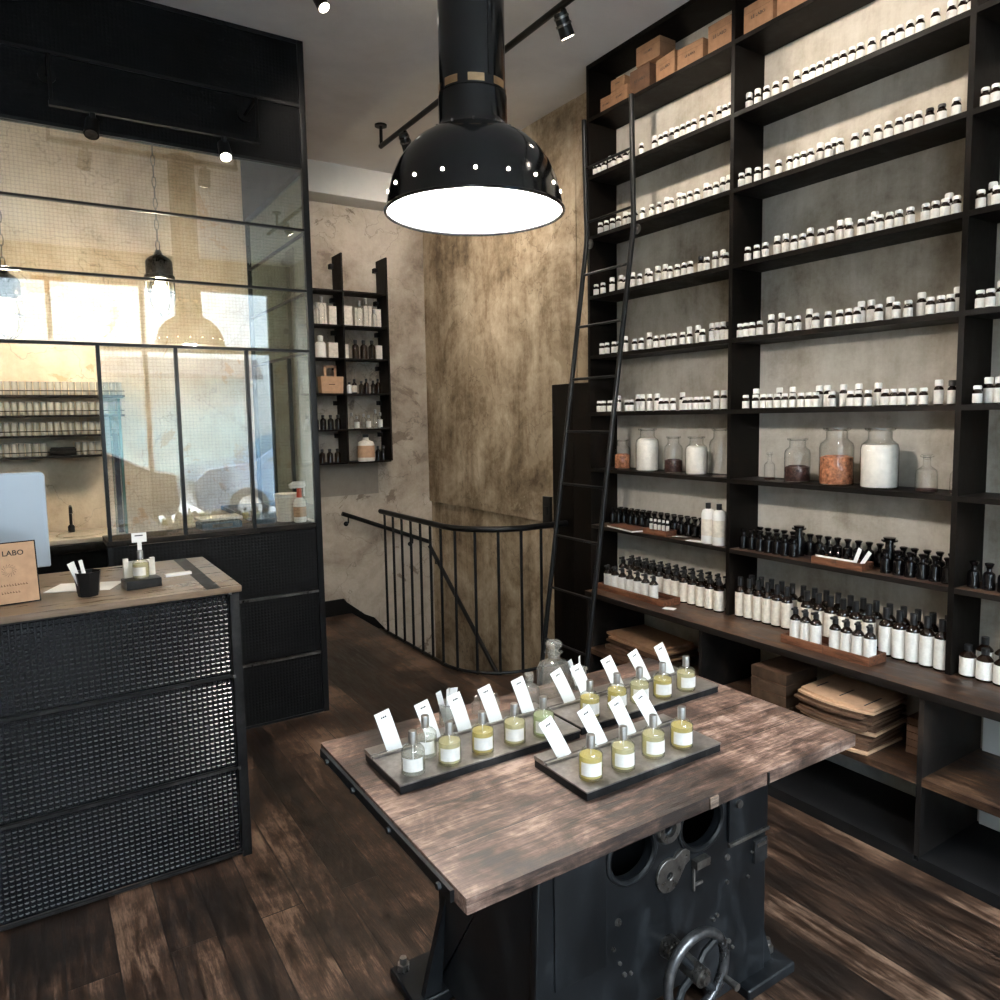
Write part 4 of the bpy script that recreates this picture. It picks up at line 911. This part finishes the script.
# kraft boxes on the highest shelf
def kbox(y, z, w, d, h, rz, label, tilt=0, mat='kraft', text=True, x=2.80):
    b = thing('kraft_box', label, 'box', (x, y, z), rz, 'kraft boxes on the highest shelf')
    RM = Matrix.Rotation(tilt, 4, 'X')
    MB().box(-d / 2, d / 2, -w / 2, w / 2, 0, h, mat=RM).build('carton', mat, b, bevel=.0015)
    MB().box(-d / 2 - .0006, d / 2 + .0006, -w / 2 - .0006, w / 2 + .0006, h * .72, h * .725, mat=RM).build('lid_seam', 'kraft_dark', b)
    if text:
        o = lettering('lettering', 'LE LABO', h * .16, 'ink', b, RM @ Vector((-d / 2 - .0008, 0, h * .48)), (PI / 2 + 0, 0, -PI / 2)); o.rotation_euler = (Matrix.Rotation(tilt, 4, 'X') @ Matrix.Rotation(-PI / 2, 4, 'Z') @ Matrix.Rotation(PI / 2, 4, 'X')).to_euler()
z0 = 3.2353
kbox(3.205, z0, .085, .07, .085, .05, 'smallest kraft box at the far left of the highest shelf')
kbox(3.085, z0, .135, .09, .085, -.04, 'low kraft box second from left, under another box')
kbox(3.10, z0 + .0856, .10, .09, .055, .06, 'small kraft box lying on the second box from left')
kbox(2.925, z0, .14, .10, .125, .03, 'kraft box third from left, in shadow under a tilted box', mat='kraft_dark')  # darker card puts the shade of the box above into the colour
kbox(2.86, z0 + .1265, .165, .11, .095, .02, 'kraft box lying across the pile, topmost in the left bay', tilt=.0)
kbox(2.745, z0, .14, .09, .115, -.1, 'kraft box on the highest shelf just right of the pile')
kbox(2.585, z0, .155, .10, .10, .04, 'wide kraft box on the highest shelf, left bay, second from right')
kbox(2.40, z0, .135, .11, .125, 0, 'kraft box against the upright at the right of the left bay')
kbox(2.195, z0, .15, .10, .12, 0, 'leftmost kraft box on the highest shelf, middle bay')
kbox(2.02, z0, .16, .10, .125, .02, 'second kraft box from left on the highest shelf, middle bay')
kbox(1.84, z0, .16, .10, .12, -.02, 'third kraft box from left on the highest shelf, middle bay')

# apothecary jars (shelf level 1.295)
ZJ = 1.2955
def jar(y, h, r, fill, fm, label, x=2.812, neck=.62, cat='jar'):
    j = thing('apothecary_jar', label, cat, (x, y, ZJ))
    n = r * neck
    MB().lathe([(0, 0), (r * .96, 0), (r, .004), (r, h * .66), (r * .93, h * .73), (n * 1.05, h * .80), (n, h * .83), (n, h * .94), (n * 1.28, h * .965), (n * 1.28, h), (n * 1.1, h), (n * .9, h * .95)], n=32, cap=False).build('jar_glass', 'glass', j)
    if fill:
        pts = [(0, .006), (r * .93, .006), (r * .94, .012)]
        if fill <= .66: pts += [(r * .94, h * fill - .004), (r * .6, h * fill + .004), (0, h * fill - .002)]
        else: pts += [(r * .94, h * .66), (r * .87, h * .725), (n, h * fill * .99), (0, h * fill)]
        MB().lathe(pts, n=32, cap=False).build('contents', fm, j)
    return j
jar(3.129, .165, .045, .50, 'petals', 'clear jar with pinkish dried flowers partly behind the ladder')
jar(2.93, .228, .062, .78, 'powder', 'largest left-bay jar, filled with white powder')
jar(2.739, .188, .047, .36, 'darkgrain', 'glass jar with a low layer of dark grains, left bay')
jar(2.582, .190, .054, .76, 'powder', 'medium glass jar full of pale powder, left bay')
jar(2.43, .232, .053, 0, 'powder', 'tall empty clear jar beside the upright, left bay')
jar(2.005, .190, .054, .36, 'darkgrain', 'glass jar half full of dark red grains, middle bay')
jar(1.82, .236, .067, .50, 'petals', 'big glass jar of orange dried petals, middle bay')
jar(1.636, .236, .070, .70, 'powder', 'big glass jar packed with white powder, middle bay')
def flask(y, h, r, label, x=2.80):
    j = thing('glass_bottle', label, 'bottle', (x, y, ZJ))
    MB().lathe([(0, 0), (r * .96, 0), (r, .004), (r, h * .45), (r * .9, h * .58), (r * .4, h * .68), (r * .34, h * .72), (r * .34, h * .90), (r * .6, h * .93), (r * .6, h * .96)], n=24, cap=False).build('bottle_glass', 'glass', j)
    MB().lathe([(0, h * .85), (r * .3, h * .86), (r * .36, h * .96), (r * .5, h * .98), (r * .5, h), (0, h)], n=20, cap=False).build('stopper', 'glass', j)
    MB().lathe([(0, .003), (r * .93, .003), (r * .93, .012), (0, .012)], n=20, cap=False).build('residue', 'darkgrain', j)
flask(2.138, .125, .024, 'smallest clear stoppered bottle at the left of the middle bay')
flask(1.447, .140, .038, 'clear stoppered bottle at the right of the middle bay')
flask(1.345, .125, .018, 'narrow clear bottle tucked behind the right upright')

# dark stoppered bottles (shelf level .967)
ZD = .9675
def darkb(h, r):
    p = thing('stoppered_bottle', 'prototype dark bottle pp', 'bottle', (0, 0, 0)); LABELS.pop('prototype dark bottle pp')
    MB().lathe([(0, 0), (r, 0), (r, h * .52), (r * .9, h * .60), (r * .42, h * .68), (r * .42, h * .80), (r * .62, h * .82)], n=16, cap=False).build('bottle_body', 'darkglass', p)
    MB().lathe([(r * .36, h * .80), (r * .66, h * .90), (r * .76, h * .97), (r * .5, h), (0, h)], n=14, cap=False).build('stopper', 'darkglass', p)
    return p
dk = None
def darkrow(y1, y0, step, x, h, r, word, bay, group):
    global dk
    i = 0; y = y1
    while y > y0:
        lab = f'dark stoppered bottle, {ORD[i]} from left in the {word} line, {bay} bay'
        if dk is None:
            dk = darkb(h, r); tag(dk, lab, 'bottle', group); dk.location = (x, y, ZD)
        else: dup(dk, lab, (x, y, ZD), random.uniform(-.5, .5), group)
        i += 1; y -= step * random.uniform(.94, 1.06)
G = 'dark stoppered bottles on the low shelf'
darkrow(3.27, 2.56, .050, 2.86, .095, .020, 'front', 'left', G)
darkrow(3.25, 2.36, .048, 2.908, .095, .020, 'rear', 'left', G)
darkrow(2.268, 1.96, .046, 2.79, .095, .020, 'front', 'middle', G)
darkrow(1.585, 1.335, .047, 2.79, .095, .020, 'right front', 'middle', G)
darkrow(2.25, 1.345, .046, 2.885, .098, .020, 'rear', 'middle', G)
darkrow(1.27, .95, .048, 2.80, .095, .020, 'front', 'right', G)
def flanged(y, label, x=2.838):
    p = thing('flanged_jar', label, 'jar', (x, y, ZD))
    MB().lathe([(0, 0), (.024, 0), (.024, .075), (.017, .09), (.015, .110), (.030, .117), (.030, .123)], n=24).build('jar_body', 'darkglass', p)
    MB().lathe([(.020, .124), (.024, .132), (0, .134)], n=20, cap=False).build('lid', 'darkglass', p)
flanged(2.008, 'taller black jar with wide flanged top, left of the small wooden tray'); flanged(1.60, 'taller black jar with wide flanged top, right of the small wooden tray')
def woodtray(name, x, y, z, d, w, h, label, t=.006, rz=0, mat='redwood', low=None):
    b = thing(name, label, 'tray', (x, y, z), rz)
    MB().box(-d / 2, d / 2, -w / 2, w / 2, 0, t).build('tray_bottom', mat, b)
    MB().box(-d / 2, -d / 2 + t, -w / 2, w / 2, t, low or h).build('tray_side', mat, b, bevel=.001)
    MB().box(d / 2 - t, d / 2, -w / 2, w / 2, t, h).build('tray_side', mat, b, bevel=.001)
    for s in (-1, 1): MB().box(-d / 2 + t, d / 2 - t, s * (w / 2 - t / 2) - t / 2, s * (w / 2 - t / 2) + t / 2, t, h).build('tray_side', mat, b)
    return b
woodtray('tester_tray', 2.775, 1.762, ZD, .08, .225, .030, 'small reddish wooden tray of testers on the middle low shelf')
for i in range(6):
    y = 1.855 - i * .036
    v = thing('tester_vial', f'dark tester vial, {ORD[i]} from left in the middle wooden tray', 'vial', (2.785, y, ZD + .0062), 0, 'tester vials in the middle wooden tray')
    MB().lathe([(0, 0), (.011, 0), (.011, .038), (.005, .046), (.005, .054)], n=12).build('vial_glass', 'darkglass', v)
    MB().lathe([(.0075, .054), (.0085, .066), (0, .068)], n=12, cap=False).build('stopper', 'darkglass', v)
tag(MB().box(-.001, .001, -.085, .085, 0, .030).build('white_strip', 'card', loc=(2.745, 1.775, ZD + .0065)), 'white paper strip lying in the front of the middle wooden tray', 'paper')
for i, (y, t) in enumerate(((1.700, .35), (1.672, .55))):
    tag(MB().box(-.0006, .0006, -.008, .008, 0, .085, mat=Matrix.Rotation(t, 4, 'X')).build('scent_strip', 'card', loc=(2.756 - i * .004, y, ZD + .007)), f'{("left", "right")[i]} white scent strip leaning out of the middle wooden tray', 'paper')
woodtray('tester_tray', 2.775, 2.80, ZD, .075, .17, .030, 'small wooden tray with five white vials on the left low shelf')
for i in range(5):
    y = 2.862 - i * .030
    v = thing('white_vial', f'slim white tester vial, {ORD[i]} from left in the left wooden tray', 'vial', (2.775, y, ZD + .0062), 0, 'white tester vials in the left wooden tray')
    MB().lathe([(0, 0), (.010, 0), (.010, .052), (.005, .058), (.005, .064)], n=12).build('vial_glass', 'glass', v)
    MB().lathe([(0, .003), (.009, .003), (.009, .044), (0, .044)], n=12, cap=False).build('powder', 'powder', v)
    MB().lathe([(.007, .060), (.007, .072)], n=12).build('cap', 'white', v)
tag(MB().box(-.035, .035, -.03, .03, 0, .002, mat=Matrix.Rotation(.15, 4, 'Y')).build('paper_slip', 'card', loc=(2.775, 2.655, ZD + .006), rotz=.5), 'white paper slip beside the small wooden tray of vials', 'paper')
tag(MB().box(-.02, .02, -.045, .045, 0, .0015).build('paper_slip', 'card', loc=(2.762, 2.54, ZD), rotz=.15), 'white paper slip lying left of the two tall white bottles', 'paper')
bk2 = thing('booklet', 'thin white-edged booklet with reddish cover beside the ladder', 'booklet', (2.785, 3.05, ZD), -.18)
MB().box(-.06, .06, -.13, .13, 0, .009).build('pages', 'card', bk2); MB().box(-.061, .061, -.131, .131, .0091, .0115).build('cover', 'redwood', bk2)
for i, y in enumerate((2.470, 2.402)):
    p = thing('lotion_bottle', f'{("left", "right")[i]} one of two tall white bottles with black caps', 'bottle', (2.775, y, ZD))
    MB().lathe([(0, 0), (.031, 0), (.032, .003), (.032, .145), (.026, .162), (.012, .170)], n=24, cap=False).build('bottle_body', 'white', p)
    MB().lathe([(.0323, .04), (.0323, .12)], n=24, cap=False).build('label', 'label2', p)
    MB().lathe([(.013, .168), (.013, .198), (0, .199)], n=18, cap=False).build('cap', 'capblack', p)

# pump bottles on the worktop
ZW = .648
def pump(h, r, lab, capk):
    p = thing('pump_bottle', 'prototype pump pp', 'bottle', (0, 0, 0)); LABELS.pop('prototype pump pp')
    hb = h * .70
    MB().lathe([(0, 0), (r * .97, 0), (r, .003), (r, hb * .93), (r * .85, hb), (r * .42, hb + .012), (r * .42, hb + .018)], n=20, cap=False).build('bottle_body', 'amber', p)
    MB().lathe([(r * 1.015, .008), (r * 1.015, hb * .90)], n=20, cap=False).build('label', lab, p)
    if capk:
        MB().lathe([(r * .5, hb + .014), (r * .5, hb + .032), (r * .2, hb + .036), (r * .16, h - .006)], n=14, cap=False).build('pump_collar', 'capblack', p)
        MB().cyl((0, 0, h - .012), (0, 0, h), r * .34, n=12).box(-r * 1.05, 0, -.005, .005, h - .010, h - .002).build('pump_head', 'capblack', p)
    else:
        MB().lathe([(r * .48, hb + .014), (r * .48, h), (0, h)], n=14, cap=False).build('cap', 'capblack', p)
    return p
PP = {}
def pumprow(y1, n, step, x, z, h, r, mat, label, group, capk=True, jit=.25):
    for i in range(n):
        k = (h, r, mat, capk)
        lab = label.format(ORD[i])
        y = y1 - i * step
        if k not in PP:
            PP[k] = pump(h, r, mat, capk); tag(PP[k], lab, 'bottle', group); PP[k].location = (x, y, z)
        else: dup(PP[k], lab, (x, y, z), random.uniform(-jit, jit), group)
G = 'dark pump bottles with pale labels on the worktop'
woodtray('bottle_tray', 2.652, 2.838, ZW, .115, .50, .034, 'long reddish wooden tray of small bottles, left end of the worktop')
pumprow(3.055, 7, .0585, 2.640, ZW + .0065, .128, .023, 'labelw', 'small pump bottle with white label, {} from left in the left wooden tray', G)
pumprow(3.06, 6, .056, 2.755, ZW, .165, .0255, 'label2', 'pump bottle behind the left wooden tray, {} from left', G)
pumprow(2.716, 7, .0565, 2.752, ZW, .165, .0255, 'label2', 'pump bottle, {} in the row right of the left wooden tray', G, jit=.1)
pumprow(3.06, 13, .056, 2.825, ZW, .165, .0255, 'label2', 'pump bottle in the rear line of the left bay, {} from left', G)
woodtray('bottle_tray', 2.640, 1.712, ZW, .115, .385, .034, 'long reddish wooden tray of small bottles, middle of the worktop')
pumprow(1.872, 3, .0475, 2.635, ZW + .0065, .140, .0225, 'labelw', 'small white-labelled bottle, {} from left of three in the middle tray', G)
pumprow(1.692, 4, .0478, 2.635, ZW + .0065, .140, .0225, 'labelw', 'small white-labelled bottle, {} from left of four in the middle tray', G)
G2 = 'tall dark bottles with pale labels, middle of the worktop'
pumprow(2.262, 6, .0505, 2.765, ZW, .188, .0235, 'label2', 'tall pale-labelled bottle, {} from the left upright of the middle bay', G2, False)
pumprow(1.91, 6, .0555, 2.765, ZW, .188, .0255, 'label2', 'tall pale-labelled bottle behind the middle wooden tray, {} from left', G2, False)
pumprow(1.562, 5, .0525, 2.765, ZW, .188, .0255, 'labelw', 'tall pale-labelled bottle, {} in the row ending at the right upright', G2, False)
pumprow(2.255, 17, .0555, 2.835, ZW, .188, .0255, 'label2', 'tall pale-labelled bottle in the rear line of the middle bay, {} from left', G2, False)
G3 = 'short white-labelled bottles in the right bay'
pumprow(1.266, 6, .056, 2.775, ZW, .115, .027, 'labelw', 'short white-labelled bottle, {} from left in front, right bay', G3, False)
pumprow(1.245, 5, .060, 2.85, ZW, .135, .027, 'labelw', 'short white-labelled bottle, {} from left in rear, right bay', G3, False)
tag(MB().box(-.02, .02, -.03, .03, 0, .0015).build('paper_slip', 'card', loc=(2.60, 2.555, ZW), rotz=.4), 'tiny white slip on the worktop at the right of the left tray', 'paper')

# things stored in the base cabinet
ZB = .3315
def board_stack(x, y, n, w, d, t, label_fn, mats, rz0, name='kraft_sheet', z=ZB, group=None, jitter=.02, round_=False):
    for i in range(n):
        pl = [(-d / 2, -w / 2), (d / 2, -w / 2), (d / 2, w / 2), (-d / 2, w / 2)]
        if round_: pl = [(-d / 2, -w / 2 + .02), (-d / 2 + .03, -w / 2), (d / 2, -w / 2), (d / 2, w / 2), (-d / 2 + .05, w / 2), (-d / 2 + .01, w / 2 - .04)]
        o = MB().prism(pl, 0, t * .92).build(name, mats[i % len(mats)] if i < n - 1 else mats[-1], loc=(x + random.uniform(-jitter, jitter), y + random.uniform(-jitter, jitter), z + i * t), rotz=rz0 + random.uniform(-.05, .05), bevel=.001)
        tag(o, label_fn(i, n), 'cardboard', group)
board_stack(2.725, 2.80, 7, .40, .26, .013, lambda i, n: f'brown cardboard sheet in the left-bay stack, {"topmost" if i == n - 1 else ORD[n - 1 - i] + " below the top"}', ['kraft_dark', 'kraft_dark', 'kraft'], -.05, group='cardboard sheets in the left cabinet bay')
bb = thing('wooden_case', 'dark stained slatted wooden case in the middle cabinet bay', 'case', (2.665, 1.945, ZB), .0)
for i in range(4): MB().box(-.105, .105, -.088, .088, .048 * i, .048 * i + .044).build('slat_layer', 'cork', bb, bevel=.004)
MB().box(-.102, .102, -.085, .085, .0, .190).build('core', 'kraft_dark', bb)
def pouch(i, n):
    return f'folded kraft carton in the middle-bay pile, {"topmost and brightest" if i == n - 1 else ORD[n - 1 - i] + " below the top"}'
for i in range(8):
    topm = i == 7
    w = .31 if topm else .29 + .015 * (i % 2); d = .24
    x = 2.655 + (0 if topm else random.uniform(-.015, .02)); y = 1.63 + (0 if topm else random.uniform(-.02, .02))
    c = thing('flat_carton', pouch(i, 8), 'carton', (x, y, ZB + .022 * i), .03 + (0 if topm else random.uniform(-.04, .04)), 'folded kraft cartons in the middle cabinet bay')
    curve = [(-d / 2 + .014 * (1 - (2 * j / 10 - 1) ** 2) * -1 - .0, -w / 2 + w * j / 10) for j in range(11)]
    poly = [(-d / 2 - .025 * (1 - (2 * j / 10 - 1) ** 2), -w / 2 + w * j / 10) for j in range(11)] + [(d / 2, w / 2), (d / 2, -w / 2)]
    MB().prism(poly, 0, .010).build('lower_sheet', 'kraft_light' if i in (0, 3, 7) else 'kraft_dark', c, bevel=.002)
    MB().prism([(a + .012, b * .96) for a, b in poly], .0105, .020).build('upper_sheet', 'kraft_light' if topm else 'kraft_dark', c, bevel=.002)
    if topm:
        for k, yy in enumerate((-.11, 0, .11)): MB().box(-.10 + .02 * k, .02, yy - .002, yy + .004, .0202, .0208).build('slot', 'ink', c)
tag(MB().box(-.10, .14, -.07, .07, 0, .003).build('paper_sheet', 'kraft_light', loc=(2.615, 1.49, ZB - .0), rotz=.3), 'loose pale kraft sheet sticking out under the folded cartons', 'paper') if False else None
for i in range(5):
    tag(MB().box(-.11, .11, -.05, .05, 0, .026).build('small_carton', 'kraft_dark', loc=(2.79, 1.375, ZB + .0275 * i), bevel=.002), f'dark reddish carton by the middle divider, {("lowest", "second from below", "middle one", "second from top", "topmost")[i]} of five', 'carton', 'small dark cartons by the middle cabinet divider')
# painted grey boards standing at the back of the cabinet
for nm, y0, y1, z0, z1, m in (('pale board standing at the back of the right cabinet bay, upper', .33, 1.27, .3315, .60, 'beam'), ('pale board standing at the back of the right cabinet bay, lower', .33, 1.27, .046, .28, 'beam'), ('grey board standing at the back of the middle cabinet bay, lower', 1.31, 2.26, .046, .29, 'greyboard')):
    tag(MB().box(0, .012, y0, y1, z0, z1).build('backing_board', m, loc=(W - .016, 0, 0)), nm, 'board')
tag(MB().box(-.06, .06, -.12, .12, 0, .045).build('flat_box', 'greyboard', loc=(2.80, .98, .0455), bevel=.003), 'flat grey box on the bottom board of the right cabinet bay', 'box')

# ================================================================== SMALL WALL RACK (back wall)
rk = thing('wall_rack', 'dark steel open rack mounted on the back wall', 'rack', (1.76, YB, 1.26))
RZ = [1.262, 1.522, 1.802, 2.075, 2.328, 2.592]; UX = [1.76, 2.128, 2.500]
for x in UX:
    MB().box(x - .006 - 1.76, x + .006 - 1.76, -.21, -.012, 0, 1.615).build('upright', 'steel', rk)
    for z in RZ: MB().box(x - .034 - 1.76, x - .006 - 1.76, -.05, 0, z - 1.26 + .19, z - 1.26 + .225).build('wall_bracket', 'steel', rk)
for i in range(2):
    for z in RZ: MB().box(UX[i] + .006 - 1.76, UX[i + 1] - .006 - 1.76, -.205, -.012, z - 1.26 - .011, z - 1.26).build('shelf_board', 'steel', rk)
def rbox(x, z, w, h, d, mat, label, y=5.64, cat='box', name='product_box'):
    return tag(MB().box(-w / 2, w / 2, -d / 2, d / 2, 0, h).build(name, mat, loc=(x, y, z + .0006), bevel=.0015), label, cat)
def rbot(x, z, h, r, body, capm, label, y=5.61, lab=None, cat='bottle'):
    p = thing('rack_bottle', label, cat, (x, y, z + .0006))
    MB().lathe([(0, 0), (r, 0), (r, h * .62), (r * .8, h * .70), (r * .4, h * .76), (r * .4, h * .80)], n=16, cap=False).build('bottle_body', body, p)
    if lab: MB().lathe([(r * 1.02, h * .08), (r * 1.02, h * .55)], n=16, cap=False).build('label', lab, p)
    MB().lathe([(r * .5, h * .78), (r * .55, h * .97), (r * .3, h), (0, h)], n=14, cap=False).build('cap', capm, p)
    return p
z = RZ[4]
for i, (x, w, h) in enumerate(((1.90, .07, .15), (1.985, .08, .17), (2.075, .06, .15), (2.19, .09, .16), (2.29, .07, .15), (2.365, .07, .17), (2.445, .065, .15))):
    rbox(x, z, w, h, .06, 'label2', f'cream box on the top shelf of the back rack, {ORD[i]} from left', 5.665)
for i, (x, h) in enumerate(((1.93, .165), (1.97, .21), (2.28, .20), (2.33, .225), (2.40, .14))):
    rbot(x, z, h, .024, 'glass', 'perfcap', f'clear bottle on the top shelf of the back rack, {ORD[i]} from left', 5.595)
z = RZ[3]
rbox(1.86, z, .05, .15, .06, 'label2', 'cream box at the left end of the second rack shelf', 5.64)
rbot(1.96, z, .17, .042, 'white', 'white', 'white bottle on the second shelf of the back rack', 5.62)
rbox(1.90 + .16, z, .075, .12, .06, 'label2', 'cream box right of the white bottle on the rack', 5.64)
rbox(2.165, z, .055, .115, .05, 'label2', 'cream box left of the three brown bottles on the rack', 5.66)
for i, x in enumerate((2.235, 2.305, 2.375)): rbot(x, z, .15, .029, 'amber', 'capblack', f'dark brown bottle, {ORD[i]} of three on the second rack shelf', 5.60)
rbox(2.455, z, .05, .115, .05, 'label2', 'cream box right of the three brown bottles on the rack', 5.66)
z = RZ[2]
kb = thing('kraft_bag', 'brown kraft gift bag with handle on the back rack', 'bag', (2.03, 5.62, z + .0006))
MB().prism([(-.085, 0), (.085, 0), (.092, .13), (-.092, .13)], -.04, .04, 'xz').build('bag_body', 'kraft_light', kb, bevel=.002)
MB().box(-.05, -.032, -.003, .003, .13, .215).box(.032, .05, -.003, .003, .13, .215).box(-.05, .05, -.003, .003, .198, .216).build('handle', 'kraft_light', kb)
MB().box(-.03, .02, -.0412, -.040, .066, .072).build('print', 'kraft_dark', kb)
rbox(1.84, z, .06, .14, .05, 'label2', 'cream parcel left of the kraft bag on the rack', 5.64)
for i in range(6):
    rbot(2.175 + i * .050, z, (.09, .115, .10, .12, .105, .12)[i], .020, 'amber' if i else 'white', 'capblack', f'small brown bottle right of the kraft bag, {ORD[i]} from left', 5.60 + .02 * (i % 2), lab='label2' if i in (1,) else None)
z = RZ[1]
for i in range(5): rbot(1.83 + i * .06, z, .115, .024, 'darkglass', 'capblack', f'black bottle on the lower left rack shelf, {ORD[i]} from left', 5.60)
for i in range(6):
    rbot(2.185 + i * .050, z, (.13, .10, .12, .11, .155, .13)[i], .019, 'glass', 'perfcap', f'clear glass bottle on the lower right rack shelf, {ORD[i]} from left', 5.60 + .02 * (i % 2), lab='labelw' if i % 2 else None)
z = RZ[0]
for i in range(4): rbot(1.87 + i * .062, z, .11, .024, 'amber', 'capblack', f'brown bottle on the bottom left rack shelf, {ORD[i]} from left', 5.60)
fk = thing('big_flask', 'big glass bottle with white printed label on the rack bottom', 'bottle', (2.30, 5.61, z + .0006))
MB().lathe([(0, 0), (.066, 0), (.068, .005), (.068, .13), (.058, .155), (.025, .168), (.022, .195)], n=28, cap=False).build('bottle_body', 'powder', fk)
MB().lathe([(.0685, .03), (.0685, .125)], n=28, cap=False).build('label', 'kraft_light', fk)
MB().lathe([(.024, .19), (.026, .215), (0, .216)], n=20, cap=False).build('cap', 'capblack', fk)
for i, x in enumerate((2.40, 2.445)): rbot(x, z, .12, .020, 'darkglass', 'capblack', f'{("left", "right")[i]} black bottle beside the big flask on the rack', 5.60)

# ================================================================== CAMERA, LIGHT
yaw, pit, rol, F = 0.574124921, 0.0923703513, -0.0169522626, 739.535
f = Vector((math.sin(yaw) * math.cos(pit), math.cos(yaw) * math.cos(pit), -math.sin(pit)))
r = Vector((math.cos(yaw), -math.sin(yaw), 0)); u = r.cross(f)
r2 = r * math.cos(rol) + u * math.sin(rol); u2 = -r * math.sin(rol) + u * math.cos(rol)
cd = bpy.data.cameras.new('camera'); cam = bpy.data.objects.new('camera', cd); col.objects.link(cam)
mm = Matrix((r2, u2, -f)).transposed().to_4x4(); mm.translation = (0, 0, 1.6); cam.matrix_world = mm
cd.sensor_width = 36; cd.lens = F / 1000 * 36; cd.shift_x = -.00515; cd.shift_y = -.01486; cd.clip_start = .05; cd.clip_end = 100
sc.camera = cam
w = bpy.data.worlds.new('world'); sc.world = w; w.use_nodes = True; nt = w.node_tree
bgn = nt.nodes['Background']; bgn.inputs[0].default_value = (.82, .91, 1, 1); bgn.inputs[1].default_value = SKY
def area(name, loc, aim, sx, sy, e, colr, portal=False):
    l = bpy.data.lights.new(name, 'AREA'); l.shape = 'RECTANGLE'; l.size = sx; l.size_y = sy; l.energy = e; l.color = colr
    if portal: l.cycles.is_portal = True
    o = bpy.data.objects.new(name, l); col.objects.link(o); o.location = loc
    o.rotation_euler = (Vector(aim) - Vector(loc)).to_track_quat('-Z', 'Y').to_euler(); return o
area('sky_portal', (.5, -1.74, 1.66), (.5, 1, 1.66), 4.3, 3.0, 1, (1, 1, 1), True)
area('sky_light', (.0, -4.6, 6.2), (.8, .8, .4), 5.5, 3.2, SKYA, (.88, .94, 1))
sc.view_settings.view_transform = 'Standard'; sc.view_settings.look = 'None'; sc.view_settings.gamma = 1
sc.view_settings.use_curve_mapping = False; sc.view_settings.exposure = EXPO
sc.cycles.max_bounces = 8; sc.cycles.transparent_max_bounces = 24; sc.cycles.diffuse_bounces = 4; sc.cycles.caustics_reflective = False; sc.cycles.caustics_refractive = False
sc.cycles.sample_clamp_indirect = 6
